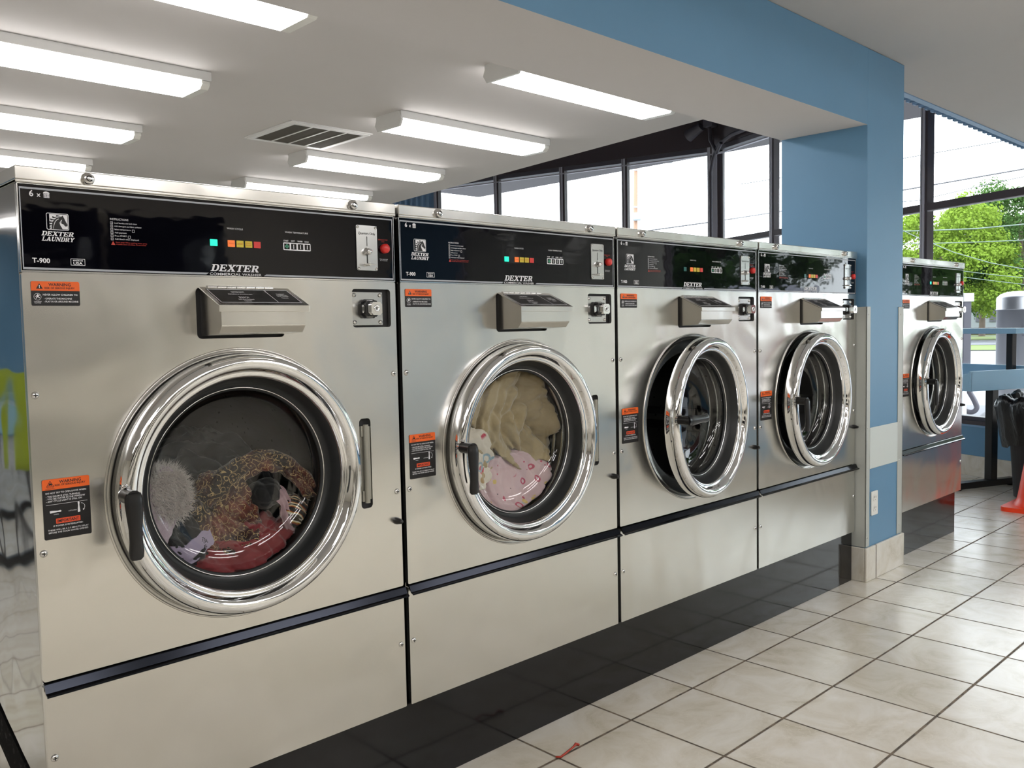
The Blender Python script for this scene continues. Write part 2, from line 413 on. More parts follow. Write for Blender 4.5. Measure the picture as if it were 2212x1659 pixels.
# steel corner guards
for nm, a, b, sx in (('left', 3.511, 3.556, 3.5115), ('right', 3.872, 3.931, 3.9285)):
    m = MB(); m.box(a, b, -.0485, -.0455, .128, 1.257)
    if nm == 'left': m.box(3.511, 3.5185, -.0485, .12, .128, 1.257)
    else: m.box(3.9265, 3.931, -.0485, .05, .128, 1.257)
    g = m.build('corner_guard', 'guard_paint', bevel=.001)
    tag(g, 'pale metal corner guard on the %s edge of the blue column' % nm, 'corner guard', 'corner guards on the blue column')
    for z in (.17, .50, .69, 1.22):
        s_ = MB(); s_.lathe([(0, -.0015), (.003, -.001), (.0035, 0)], ((a+b)/2 if nm == 'left' else 3.892, -.0485, z), seg=10)
        s_.build('screw', 'bright_steel', g)
m = MB(); m.box(3.557, 3.871, -.0492, -.0455, .495, .69)
tag(m.build('cover_panel', 'patch_paint', bevel=.001), 'pale grey-green cover panel set between the guards on the blue column', 'panel')
o_ = empty('power_outlet', (3.603, -.046, .325+ZO), 'white duplex power outlet low on the front of the blue column', 'power outlet')
m = MB(); plate(m, [rrect(3.572, 3.640, .270, .384, .004)], -.052, .005)
m.build('cover_plate', 'outlet_white', o_, bevel=.0015)
for zc in (.352, .302):
    m = MB(); plate(m, [rrect(3.589, 3.623, zc-.016, zc+.016, .012)], -.054, .002); so = m.build('socket', 'outlet_white', o_)
    m = MB()
    for dx in (-.007, .007): m.box(3.606+dx-.0012, 3.606+dx+.0012, -.0546, -.0541, zc-.001, zc+.009)
    m.lathe([(0, 0), (.0025, 0)], (3.606, -.0545, zc-.008), seg=10)
    m.build('slots', 'matte_black', so)

# window walls ------------------------------------------------------------
FR = ['frame_dark', 'frame_brown', 'frame_grey', 'pale_blue_metal', 'white_enamel']
def post(mb, p, d, z0, z1, wide=.036):
    dv = Vector(d); nn = Vector((-dv.y, dv.x, 0))   # nn points into the room
    mb.obox(p-dv*wide, dv, .032, z0, z1, wide*2, 1, w0=.04)
    mb.obox(p-dv*(wide*.28), dv, .040, z0, z1, wide*.62, 2, w0=0)
    mb.obox(p+dv*(wide*.62), dv, .037, z0, z1, wide*.38, 2, w0=0)
def window(idx, p0, p1, zs, z0, z1, posts=True, mull=True):
    d = (p1-p0).normalized(); L = (p1-p0).length
    m = MB()
    post(m, p0, d, z0, z1)
    m.obox(p0, d, .03, z0, z0+.03, L, 0, w0=.04); m.obox(p0, d, .03, z1-.05, z1, L, 0, w0=.04)
    m.obox(p0, d, .035, z1-.09, z1-.075, L, 2, w0=0)
    if mull:
        m.obox(p0, d, .034, 2.092, 2.150, L, 1, w0=.03); m.obox(p0, d, .030, 2.084, 2.092, L, 2, w0=.0)
    w = struct(m.build('window_%d' % idx, FR))
    for (a, b) in (((z0+.03, 2.084), (2.150, z1-.05)) if mull else ((z0+.03, z1-.05),)):
        g = MB(); g.obox(p0+d*.036, d, .003, a, b, L-.072, 0)
        struct(g.build('pane', 'window_glass', w))
ZS, ZH = .395, 3.2
sp = [-1.845+0.42+1.96*k for k in range(-2, 2)]
# post positions on the right window wall measured along it
S0 = (Vector((7.11, 1.05, 0))-WB).dot(WD); S1 = (Vector((7.86, 2.86, 0))-WB).dot(WD)
stp = S1-S0
cuts = [S0-3*stp, S0-2*stp, S0-stp, S0, S1, (CORN-WB).dot(WD)]  # first bay is added out of view, to let in more daylight
for i in range(5): window(i+1, wbp(cuts[i]), wbp(cuts[i+1]), None, ZS, ZH)
apos = [CORN]+[Vector(p+(0,)) for p in ((7.985, 4.903), (7.79, 5.747), (7.565, 6.719), (7.339, 7.695))]
for i in range(4): window(6+i, apos[i], apos[i+1], None, ZS, ZH, mull=False)
m = MB(); post(m, apos[4], AD, ZS, ZH); post(m, CORN, AD, ZS, 3.9, .09)
struct(m.build('window_10', FR))
# lower wall, sill, header
def lowwall(name, p, d, L):
    m = MB(); m.obox(p, d, .06, -.036, .350, L, 0, w0=.08)
    struct(m.build('wall_'+name, 'blue_paint'))
    m = MB(); m.obox(p, d, .075, .350, .364, L, 0, w0=.09); m.obox(p, d, .062, .364, .395, L, 1, w0=.09)
    struct(m.build('trim_sill_'+name, ['pale_blue_metal', 'frame_brown']))
    m = MB(); m.obox(p, d, .072, -.036, .122, L, 0, w0=0)
    o = struct(m.build('baseboard_'+name, 'wall_tile'))
    m = MB(); m.obox(p, d, .05, ZH, 3.95, L, 0, w0=.09)
    struct(m.build('trim_header_'+name, 'frame_brown'))
lowwall('right', wbp(cuts[0]), WD, cuts[5]-cuts[0])
lowwall('far', CORN, AD, (apos[4]-CORN).length)
# corrugated blue wall past the last window
m = MB(); L = 3.2; nn = Vector((-AD.y, AD.x, 0)); pts = []; t = .07; k = 0
while t < L:
    for a, b in ((0, 0), (.05, 0), (.06, .03), (.09, .03), (.10, 0)):
        q = apos[4]+AD*(t+a)+nn*b; pts.append(q)
    t += .10
K = len(pts); m.put([(q.x, q.y, -.036) for q in pts]+[(q.x, q.y, 3.95) for q in pts], [(i, i+1, K+i+1, K+i) for i in range(K-1)])
m.obox(apos[4]+AD*.06, AD, -.01, -.036, 3.95, L, w0=.1)
struct(m.build('wall_corrugated', 'pale_blue_metal'))
# remaining walls
m = MB(); m.box(-5.1, 9, 10.5, 10.6, -.036, ZC+.1); struct(m.build('wall_back', 'blue_paint'))
m = MB(); m.box(-5.1, -5, -5, 10.5, -.036, ZC+.1); struct(m.build('wall_left', 'cream_paint'))
q = wbp(cuts[0])
m = MB(); m.box(-5.1, 9, -5.1, -5, -.036, 1.25, 0); m.box(-5.1, 9, -5.1, -5, 1.25, ZC+.1, 1)
struct(m.build('wall_front', ['cream_paint', 'cream_paint']))
m = MB(); m.obox(q, -WD, .06, -.036, ZC, .9, 0, w0=.06); struct(m.build('wall_right_end', 'blue_paint'))

# conduit up in the window corner
m = MB(); a = CORN+Vector((-.14, -.02, 0))
m.tube([a+Vector((0, 0, z)) for z in (.5, 1.5, 2.5, 2.9)]+[a+Vector((.02, -.02, 3.05)), a+Vector((-.03, -.12, 3.18)), a+Vector((-.12, -.34, 3.24)), a+Vector((-.5, -1.2, 3.26)), a+Vector((-.9, -2.2, 3.26))], .022)
m.tube([a+Vector((.0, .02, 3.5)), a+Vector((0, 0, 3.25)), a+Vector((-.03, -.1, 3.1)), a+Vector((-.1, -.2, 3.18))], .022)
cd = m.build('conduit', 'frame_dark')
tag(cd, 'dark painted conduit bending in the corner of the window wall', 'conduit')
m = MB(); m.tube([a+Vector((-.03, .1, 3.42)), a+Vector((-.03, .28, 3.34))], [.05, .07], 12); m.box(a.x-.06, a.x+.06, a.y-.06, a.y+.06, 3.40, 3.50)
m.build('junction_head', 'frame_dark', cd)

# ------------------------------------------------------------------ ceiling lights and vent
def fixture(x0, yc, skew=0.0):
    r = empty('ceiling_light', (x0, yc, ZC+ZO))
    hw = .12
    m = MB(); m.box(x0, x0+1.22, yc-.122, yc+.122, ZC-.044, ZC)
    m.build('housing', 'white_enamel', r, bevel=.003)
    m = MB()
    prof = [(yc-.118, ZC-.0445), (yc-.121, ZC-.062), (yc-.098, ZC-.082), (yc+.098, ZC-.082), (yc+.121, ZC-.062), (yc+.118, ZC-.0445)]
    m.prism(prof, 'x', x0+.012, x0+1.17)
    m.build('diffuser', 'diffuser', r, bevel=.004)
    m = MB(); m.prism(prof, 'x', x0+1.17, x0+1.21)
    m.build('clear_end', 'diffuser_end', r, bevel=.004)
    m = MB(); m.prism([(yc-.127, ZC-.052), (yc-.104, ZC-.086), (yc+.104, ZC-.086), (yc+.127, ZC-.052), (yc+.105, ZC), (yc-.105, ZC)], 'x', x0-.004, x0+.011)
    m.build('end_cap', 'white_enamel', r, bevel=.001)
    return r
GL = 'fluorescent ceiling lights above the washers'
f0 = None
for (x0, yc, lab) in ((.115, 1.16, 'long fluorescent ceiling light half hidden behind the beam at the top left'),
                      (2.37, 1.16, 'long fluorescent ceiling light half hidden behind the beam, nearest the blue column'),
                      (.235, 2.32, 'largest fluorescent ceiling light at the left edge, above the nearest washer'),
                      (2.57, 2.32, 'fluorescent ceiling light to the right of the square return vent'),
                      (.40, 3.58, 'fluorescent ceiling light at the left edge, second in the left row'),
                      (2.72, 3.58, 'fluorescent ceiling light just behind the square return vent'),
                      (.53, 4.80, 'fluorescent ceiling light at the left, just above the nearest washer top'),
                      (2.90, 4.80, 'farthest fluorescent ceiling light, just above the second washer top')):
    if f0 is None: f0 = fixture(x0, yc); r = f0
    else: r = copy_tree(f0); r.location = (x0, yc, ZC+ZO)
    tag(r, lab, 'ceiling light', GL)
for i, (x0, yc) in enumerate(((-3.4, -3.0), (-1.7, -3.0), (0, -3.0), (1.7, -3.0), (3.4, -3.0), (-2.5, -4.0), (-.8, -4.0), (.9, -4.0), (2.6, -4.0), (-1.7, -2.1), (1.6, -2.1), (3.4, -2.1), (-3.6, 1.6), (-3.6, 4.2), (-3.0, 8.6), (-1.2, 8.6))):  # lights added out of view, to brighten aisle, washer fronts and back wall
    r = copy_tree(f0); r.location = (x0, yc, ZC+ZO)
    tag(r, 'added fluorescent ceiling light outside the picture, to brighten the room', 'ceiling light', 'added lights outside the picture')
v_ = empty('return_vent', (2.51, 3.08, ZC+ZO), 'square white-framed return air vent with four dark filter panels in the ceiling', 'vent')
m = MB()
x0, x1, y0, y1 = 2.235, 2.785, 2.805, 3.365
for a in ((x0, x1, y0, y0+.034), (x0, x1, y1-.034, y1), (x0, x0+.034, y0+.034, y1-.034), (x1-.034, x1, y0+.034, y1-.034)):
    m.box(a[0], a[1], a[2], a[3], ZC-.014, ZC)
m.box(x0-.012, x1+.012, y0-.012, y1+.012, ZC-.008, ZC)
m.build('frame', 'white_enamel', v_, bevel=.002)
for k in range(3):
    m = MB(); c = x0+.034+(x1-x0-.068)*(k+1)/4; m.box(c-.006, c+.006, y0+.034, y1-.034, ZC-.0135, ZC-.009); m.build('bar', 'white_enamel', v_)
m = MB(); m.box(x0+.034, x1-.034, y0+.034, y1-.034, ZC-.0105, ZC-.0085); m.build('filter', 'filter_dark', v_)

# ------------------------------------------------------------------ dryers added along the opposite wall, unseen, to put contrast in reflections
dy = empty('dryer', (-3.0, -4.95, ZO), 'added stacked steel dryer along the opposite wall, out of view, for the washers to reflect', 'dryer', 'added dryers out of view')
m = MB(); m.box(-3.4, -2.6, -4.96, -4.15, -.036, 2.0); m.build('body', 'cream_paint', dy, bevel=.01)
for zc in (.42, 1.20):
    m = MB(); m.lathe([(.30, .0), (.30, .03), (.27, .045), (.25, .03)], (-3.0, -4.15, zc), seg=40); dd = m.build('door', 'gasket_rubber', dy)
    m = MB(); m.lathe([(.25, .02), (.0, .03)], (-3.0, -4.15, zc), seg=40); m.build('door_window', 'control_glass', dd)
m = MB(); m.box(-3.40, -2.60, -4.16, -4.14, 1.60, 2.0); cs = m.build('control_strip', 'control_glass', dy)
m = MB(); m.box(-2.75, -2.68, -4.145, -4.13, 1.68, 1.82); m.build('coin_plate', 'plain_steel', cs)
for k in range(1, 7):
    c2 = copy_tree(dy); c2.location.x = -3.0+.84*k
# ------------------------------------------------------------------ washing machine
MW = .8644; PITCH = .88
ZT, ZP, ZB, ZG, ZL = 1.511, 1.4826, 1.3131, .5216, .20
DC = (.430, .857)      # door centre x, z
def screw(parent, x, z, y=0.0, r=.0075, name='screw'):
    m = MB(); m.lathe([(0, -.004), (r*.55, -.0038), (r*.9, -.002), (r, 0)], (x, y, z), seg=16)
    o = m.build(name, 'bright_steel', parent)
    m = MB(); m.box(x-r*.5, x+r*.5, y-.0046, y-.0036, z-r*.10, z+r*.10); m.box(x-r*.10, x+r*.10, y-.0046, y-.0036, z-r*.5, z+r*.5)
    m.build('cross_slot', 'matte_black', o); return o

def make_washer():
    R = empty('washing_machine', (0, 0, ZL+ZO))
    # cabinet shell behind the front
    m = MB(); m.box(0, .004, .0125, 1.02, ZL+.004, ZP); m.box(MW-.004, MW, .0125, 1.02, ZL+.004, ZP); m.box(.004, MW-.004, 1.016, 1.02, ZL+.004, ZP); m.box(.004, MW-.004, .0125, 1.016, ZL+.004, ZL+.008)
    m.box(.004, MW-.004, .0135, 1.016, ZB-.004, ZB)
    m.build('cabinet', 'side_steel', R, bevel=.004)
    # front panel with openings
    m = MB()
    outer = rrect(0, MW, ZG+.002, ZB, .004, 2)
    plate(m, [outer, arc_pts(DC[0], DC[1], .2925, 96), rrect(.336, .545, 1.180, 1.290, .010), rrect(.733, .848, 1.199, 1.294, .008), rrect(.742, .776, .745, .972, .010)], 0.0, .012)
    m.build('front_panel', 'brushed_steel', R)
    m = MB(); plate(m, [rrect(0, MW, ZL, ZG-.006, .003, 2)], 0, .012)
    lp = m.build('lower_panel', 'brushed_steel', R, bevel=.001)
    # top cap
    m = MB(); m.box(-.003, MW+.003, -.006, 1.03, ZP+.002, ZT); m.box(-.003, MW+.003, -.0065, -.002, ZP-.003, ZP+.004)
    m.build('top_cap', 'brushed_steel', R, bevel=.003)
    for x in (.125, .737):
        m = MB(); m.lathe([(0, -.011), (.0085, -.011), (.0105, -.009), (.0105, -.003), (.0125, -.001), (.0125, 0)], (x, -.006, 1.4965), seg=24)
        lk = m.build('cap_lock', 'bright_steel', R)
        m = MB(); m.lathe([(.0042, -.0114), (.0042, -.0118), (.0060, -.0118), (.0060, -.0114)], (x, -.006, 1.4965), seg=20, a0=.4, a1=5.8)
        m.build('key_ring', 'matte_black', lk)
    # control panel
    m = MB(); m.box(.002, MW-.002, .001, .0135, ZB+.003, ZP-.002)
    cp = m.build('control_panel', 'control_glass', R, bevel=.0015)
    m = MB()
    for a in ((.0, MW, ZB+.0005, ZB+.0035), (.0, MW, ZP-.0045, ZP-.0025)): m.box(a[0], a[1], -.0005, .012, a[2], a[3])
    m.box(0, .0016, -.0005, .012, ZB+.003, ZP-.003); m.box(MW-.0016, MW, -.0005, .012, ZB+.003, ZP-.003)
    m.build('edge_strip', 'bright_steel', cp)
    yt = .0004
    m = MB()
    m.box(.004, MW-.004, yt, yt+.0004, 1.4690, 1.4725)
    plate(m, [[(.004, 1.3185), (.362, 1.3185), (.368, 1.3225), (.004, 1.3225)]], yt); plate(m, [[(.498, 1.3185), (MW-.004, 1.3185), (MW-.004, 1.3225), (.504, 1.3225)]], yt)
    m.box(.004, .0058, yt, yt+.0004, 1.3225, 1.469)
    m.box(MW-.0058, MW-.004, yt, yt+.0004, 1.3225, 1.469)
    m.build('stripe', 'print_grey', cp)
    m = MB()
    text(m, '6', .021, 1.456, .0115, yt, bold=.02); text(m, 'x', .034, 1.456, .009, yt, bold=.01)
    # basket pictogram
    bx, bz = .046, 1.455
    for i in range(4): m.box(bx+.0012*0+.0005+i*.0028, bx+.0012+.0005+i*.0028, yt, yt+.0002, bz, bz+.008)
    for i in range(3): m.box(bx, bx+.010, yt, yt+.0002, bz+i*.0028, bz+i*.0028+.0010)
    plate(m, [[(bx-.001, bz+.008), (bx+.011, bz+.008), (bx+.0095, bz+.0105), (bx+.005, bz+.012), (bx+.0005, bz+.0105)]], yt)
    text(m, 'T-900', .0205, 1.3315, .0092, yt, width=.031, bold=.025)
    plate(m, [rrect(.0885, .1150, 1.3285, 1.3415, .0008), rrect(.0893, .1142, 1.3293, 1.3407, .0005)], yt)
    text(m, 'MADE IN', .10175, 1.3367, .0028, yt, width=.018, align='C', bold=.02); text(m, 'USA', .10175, 1.3305, .0050, yt, width=.017, align='C', bold=.03)
    text(m, 'INSTRUCTIONS', .166, 1.4215, .0040, yt, width=.036)
    lines = ['Load laundry and latch door', 'Add detergent and fabric softener', 'Select temperature', 'Add payment', 'Press START', 'Add bleach when displayed']
    wd = [.045, .054, .032, .0235, .0235, .047]
    for i, (t_, w_) in enumerate(zip(lines, wd)):
        zz_ = 1.4148-.0064*i
        plate(m, [rrect(.1663, .1713, zz_-.0014, zz_+.0036, .0004), rrect(.1668, .1708, zz_-.0009, zz_+.0031, .0003)], yt)
        text(m, str(i+1), .1688, zz_-.0002, .0026, yt, align='C')
        text(m, t_, .174, zz_, .0030, yt, width=w_)
    plate(m, [rrect(.2085, .2135, 1.3990, 1.4045, .0004), rrect(.2090, .2130, 1.3995, 1.4040, .0003)], yt)
    plate(m, [rrect(.2000, .2050, 1.3865, 1.3920, .0004), rrect(.2005, .2045, 1.3870, 1.3915, .0003)], yt)
    text(m, 'WASH CYCLE', .4135, 1.4190, .0038, yt, width=.0375)
    text(m, 'WASH TEMPERATURE', .5555, 1.4195, .0038, yt, width=.060)
    for x_, w_, t_ in ((.5510, .0125, 'START'), (.5705, .0095, 'HOT'), (.5870, .0130, 'WARM'), (.6055, .0115, 'COLD')): text(m, t_, x_, 1.4000, .0034, yt, width=w_, bold=.02)
    plate(m, [rrect(.5500, .6215, 1.3800, 1.3975, .0022), *[rrect(.5522+k*.0178, .5522+k*.0178+.0142, 1.3822, 1.3953, .0008) for k in range(4)]], yt)
    for k in (1, 2, 3): m.box(.5582+k*.0178, .5600+k*.0178, yt, yt+.0002, 1.3840, 1.3935)
    slab_word(m, 'DEXTER', .372, 1.3265, .118, .0150, yt)
    text(m, 'COMMERCIAL WASHER', .3700, 1.3180, .0054, yt, width=.122, bold=.004)
    slab_word(m, 'DEXTER', .0385, 1.3835, .060, .0085, yt); slab_word(m, 'LAUNDRY', .0385, 1.3735, .0600, .0080, yt)
    text(m, 'Push and hold', .8195, 1.3690, .0024, yt, width=.024); text(m, 'for 3 seconds', .8205, 1.3655, .0024, yt, width=.022)
    m.build('lettering', 'print_white', cp)
    m = MB()
    plate(m, [[(.1662, 1.3722), (.1742, 1.3722), (.1702, 1.3800)]], yt, mi=0)
    text(m, 'Extra suds? When washing items, press', .1755, 1.3765, .0026, yt, width=.062); text(m, 'compatible cleaner and softener. Do not overload', .1755, 1.3728, .0026, yt, width=.060)
    text(m, 'EMERGENCY STOP', .8165, 1.4170, .0030, yt, width=.028); text(m, 'STOP', .8260, 1.4125, .0024, yt, width=.009)
    m.build('red_lettering', 'print_red', cp)
    # horse emblem
    m = MB()
    x0, x1, z0, z1 = .0485, .0885, 1.3950, 1.4270
    plate(m, [rrect(x0, x1, z0, z1, .003), rrect(x0+.0010, x1-.0010, z0+.0010, z1-.0010, .0022)], yt)
    P = lambda pts: [(x0+.002+a*(x1-x0-.004), z0+.002+b*(z1-z0-.004)) for a, b in pts]
    plate(m, [P([(.10, .0), (.98, .0), (1, .02), (1, .98), (.98, 1), (.10, 1)])], yt)
    m.build('emblem', 'print_white', cp)
    m = MB()
    head = [(.20, 0), (.20, .22), (.24, .45), (.34, .64), (.48, .78), (.62, .84), (.70, .86), (.76, .95), (.80, .84), (.85, .72), (.92, .50), (.99, .34), (.98, .24), (.90, .20), (.84, .24), (.80, .33), (.70, .38), (.62, .44), (.58, .50), (.60, .40), (.62, .28), (.68, .14), (.74, 0)]
    plate(m, [P(head)], yt-.0002)
    for a, b, c_ in (((.10, .20), (.30, .30), (.08, .32)), ((.12, .38), (.34, .46), (.06, .52)), ((.16, .56), (.42, .62), (.12, .70)), ((.26, .72), (.52, .76), (.24, .86)), ((.42, .84), (.68, .88), (.46, .96)), ((.08, .04), (.24, .12), (.06, .14))): plate(m, [P([a, b, c_])], yt-.0002)
    m.build('emblem_horse', 'print_black', cp)
    m = MB()
    arc = [(.28+.32*(1-cos(t)), .02+.70*sin(t)) for t in [i*.13 for i in range(12)]]
    arc2 = [(a+.018, b-.03) for a, b in arc]
    plate(m, [P(arc+arc2[::-1])], yt-.0004)
    plate(m, [P([(.62, .47), (.66, .60), (.73, .66), (.70, .58), (.67, .48), (.70, .40)])], yt-.0004)
    m.build('emblem_lines', 'print_white', cp)
    # indicator lamps
    def lamp(nm, x, mat):
        m = MB(); plate(m, [rrect(x, x+.0165, 1.3808, 1.3952, .0010)], -.0006, .0012); return m.build(nm, mat, cp)
    lamp('indicator_light', .3735, 'lit_green')
    for x, mt, tx in ((.4140, 'lamp_orange', 'WASH'), (.4347, 'lamp_amber', 'RINSE'), (.4554, 'lamp_amber', 'FINAL RINSE'), (.4761, 'lamp_red', 'DONE')):
        l_ = lamp('cycle_light', x, mt)
    m = MB()
    text(m, 'WASH', .4157, 1.3868, .0030, -.0018, width=.012); text(m, 'RINSE', .4364, 1.3868, .0030, -.0018, width=.012)
    text(m, 'FINAL', .4571, 1.3890, .0030, -.0018, width=.012); text(m, 'RINSE', .4571, 1.3845, .0030, -.0018, width=.012)
    m.build('lamp_lettering', 'print_red', cp)
    m = MB(); c_ = .5593; plate(m, [[(c_, 1.3832), (c_+.0052, 1.3887), (c_, 1.3942), (c_-.0052, 1.3887)], [(c_, 1.3850), (c_+.0034, 1.3887), (c_, 1.3925), (c_-.0034, 1.3887)]], yt-.0003)
    plate(m, [[(c_, 1.3868), (c_+.0018, 1.3887), (c_, 1.3906), (c_-.0018, 1.3887)]], yt-.0003)
    m.build('start_symbol', 'pad_green', cp)
    # coin acceptor
    m = MB(); plate(m, [rrect(.7490, .8110, 1.3400, 1.4510, .004)], -.0022, .003)
    ca = m.build('coin_plate', 'plain_steel', R, bevel=.0008)
    for x, z in ((.7535, 1.4465), (.8065, 1.4465), (.7535, 1.3445), (.8065, 1.3445)): 
        m = MB(); m.lathe([(0, -.0028), (.0030, -.002), (.0034, 0)], (x, -.0024, z), seg=12); m.build('rivet', 'bright_steel', ca)
    m = MB(); text(m, 'Quarters Only', .7800, 1.4285, .0062, -.0027, width=.050, align='C'); m.box(.7795, .7807, -.0029, -.0024, 1.4000, 1.4240)
    m.box(.7785, .7815, -.0029, -.0024, 1.3560, 1.3790)
    m.build('coin_slot', 'print_black', ca)
    m = MB(); m.lathe([(0, -.016), (.0060, -.015), (.0078, -.011), (.0080, -.004), (.0100, 0)], (.7790, -.0024, 1.3865), seg=24); m.build('coin_knob', 'chrome', ca)
    m = MB(); m.box(.7630, .7960, -.0150, -.0110, 1.3535, 1.3565); m.tube([(.7800, -.003, 1.355), (.7800, -.014, 1.355)], .0035, 10); m.build('coin_lever', 'bright_steel', ca, bevel=.001)
    m = MB(); m.lathe([(0, -.012), (.008, -.0115), (.0115, -.009), (.0120, -.004), (.0120, .0006)], (.8335, 0, 1.3965), seg=28); m.build('stop_button', 'button_red', R)
    # soap box
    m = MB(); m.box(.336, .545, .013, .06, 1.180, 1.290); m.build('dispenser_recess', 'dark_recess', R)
    d = [(.012, 1.286), (-.001, 1.286), (-.088, 1.2465), (-.088, 1.206), (-.074, 1.190), (.012, 1.186)]
    m = MB(); m.prism(d, 'x', .350, .548); db = m.build('soap_box', 'brushed_steel', R, bevel=.0015)
    sl = (1.2470-1.289)/.094*-1*-1
    nn_ = Vector((0, -sl, 1)).normalized()
    def lidp(x, t, h=0.0):      # t 0..1 from hinge to lip
        y = -.001-.094*t; z = 1.2890+sl*.094*t; return (x, y+(sl)*h*.4, z+h)
    m = MB(); v = [lidp(.342, 0, 0), lidp(.556, 0, 0), lidp(.556, 1, 0), lidp(.342, 1, 0)]; v2 = [lidp(.342, 0, .003), lidp(.556, 0, .003), lidp(.556, 1, .003), lidp(.342, 1, .003)]
    m.put(v+v2, [(3, 2, 1, 0), (4, 5, 6, 7), (0, 1, 5, 4), (1, 2, 6, 5), (2, 3, 7, 6), (3, 0, 4, 7)])
    yl = lidp(0, 1)[1]; zl = lidp(0, 1)[2]; m.box(.342, .556, yl-.001, yl+.003, zl-.011, zl+.003)
    lid = m.build('lid', 'brushed_steel', db, bevel=.0008)
    def lmap(u, w): return lidp(u, w, .0036)
    def lplate(mb, loops, h=.0033, mi=0):
        vs, fs = curve_fill(loops); return mb.put([lidp(v.x, v.y, h) for v in vs], fs, mi)
    m = MB(); lplate(m, [[(.352, .12), (.546, .12), (.546, .90), (.352, .90)]]); m.build('lid_label', 'label_black', db)
    m = MB(); lplate(m, [[(.3535, .14), (.5445, .14), (.5445, .88), (.3535, .88)], [(.3550, .165), (.5430, .165), (.5430, .855), (.3550, .855)]], .0035)
    lplate(m, [[(.4860, .15), (.4875, .15), (.4875, .87), (.4860, .87)]], .0035)
    for tx, u, w, hh, wi in (('DETERGENT', .418, .34, .007, .030), ('Add before or at machine start', .418, .44, .005, .056), ('BLEACH', .418, .63, .007, .022), ('Add when displayed', .418, .73, .005, .036), ('Optional', .418, .81, .005, .016),
                          ('FABRIC', .516, .44, .007, .020), ('SOFTENER', .516, .54, .007, .028), ('Optional', .516, .63, .005, .016)):
        text(m, tx, u, w, hh/.096*1.2, 0, width=wi, align='C', bold=.01, mapf=lambda a, b, w=w: lidp(a, w-(b-w), .0036))
    m.build('lid_lettering', 'print_white', db)
    m = MB()
    for k in range(7): m.tube([(.362+k*.0225, -.0015, 1.2915), (.362+k*.0225+.0205, -.0015, 1.2915)], .0034, 10)
    m.build('hinge', 'bright_steel', db)
    # lock recess
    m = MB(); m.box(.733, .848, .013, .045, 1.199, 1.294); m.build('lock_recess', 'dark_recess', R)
    m = MB(); m.box(.733, .826, .004, .008, 1.204, 1.287); lp_ = m.build('lock_plate', 'plain_steel', R, bevel=.001)
    for x, z in ((.741, 1.279), (.818, 1.279), (.741, 1.212), (.818, 1.212)):
        m = MB(); m.lathe([(0, -.005), (.0040, -.004), (.0055, 0)], (x, .004, z), seg=16); m.build('screw_head', 'bright_steel', lp_)
    m = MB(); q8 = lambda r, c=.35: [(r, r*(1-c)), (r*(1-c), r), (-r*(1-c), r), (-r, r*(1-c)), (-r, -r*(1-c)), (-r*(1-c), -r), (r*(1-c), -r), (r, -r*(1-c))]
    m.prism([(.779+a, 1.245+b) for a, b in q8(.0235)], 'y', -.004, .004); m.prism([(.779+a, 1.245+b) for a, b in q8(.020)], 'y', -.018, -.004)
    m.build('lock_body', 'black_plastic', lp_, bevel=.003)
    m = MB(); m.lathe([(.0200, -.019), (.0235, -.006), (.0235, .002)], (.779, 0, 1.245), seg=8, smooth=False, a0=pi/8, a1=2*pi+pi/8)
    m.prism([(.779+a, 1.245+b) for a, b in q8(.0160)], 'y', -.038, -.016)
    m.build('lock_knob', 'chrome', lp_, bevel=.002)
    m = MB(); m.lathe([(.0035, -.0380), (.0035, -.0395), (.0085, -.0395), (.0090, -.0380)], (.779, 0, 1.245), seg=20); m.build('key_collar', 'chrome', lp_)
    m = MB(); m.box(.7783, .7797, -.0392, -.0380, 1.240, 1.250); m.build('keyhole', 'matte_black', lp_)
    # warning labels
    def label(nm, x0, x1, z0, z1, zs):
        m = MB(); plate(m, [rrect(x0, x1, z0, z1, .003)], -.0012, .0006, 0); lb = m.build(nm, 'label_black', R)
        m = MB(); plate(m, [[(x0, zs), (x1, zs), (x1, z1-.003), (x1-.0009, z1-.0009), (x1-.003, z1), (x0+.003, z1), (x0+.0009, z1-.0009), (x0, z1-.003)]], -.0016, .0004); m.build('orange_band', 'label_orange', lb); return lb
    lb = label('warning_label', .0150, .1015, 1.2500, 1.2965, 1.2785)
    m = MB(); y = -.0019
    plate(m, [[(.0235, 1.2822), (.0355, 1.2822), (.0295, 1.2925)]], y)
    text(m, 'WARNING', .0655, 1.2876, .0058, y, width=.040, align='C', bold=.02); text(m, 'RISK OF SERIOUS INJURY', .0655, 1.2820, .0036, y, width=.054, align='C', bold=.02); m.build('dark_lettering', 'print_black', lb)
    m = MB(); text(m, '!', .0295, 1.2838, .0058, y-.0003, align='C', bold=.03)
    text(m, 'NEVER ALLOW CHILDREN TO:', .0350, 1.2695, .0034, y, width=.0625, bold=.01); text(m, '- OPERATE THE MACHINE', .0365, 1.2620, .0034, y, width=.0500, bold=.01); text(m, '- PLAY IN OR AROUND MACHINE', .0365, 1.2563, .0034, y, width=.0615, bold=.01)
    plate(m, [arc_pts(.0255, 1.2670, .0066, 24), arc_pts(.0255, 1.2670, .0061, 24)], y)
    fig = [(.0, .9), (.2, .9), (.25, .7), (.9, .95), (1, .8), (.35, .45), (.5, .1), (.95, -.35), (.8, -.5), (.25, -.1), (-.1, -.1), (-.6, -.8), (-.8, -.7), (-.3, .1), (-.3, .4), (-.9, .1), (-.95, .3), (-.25, .75)]
    plate(m, [[(.0255+a*.0044, 1.2665+b*.0044) for a, b in fig]], y); plate(m, [arc_pts(.0262, 1.2715, .0011, 12)], y)
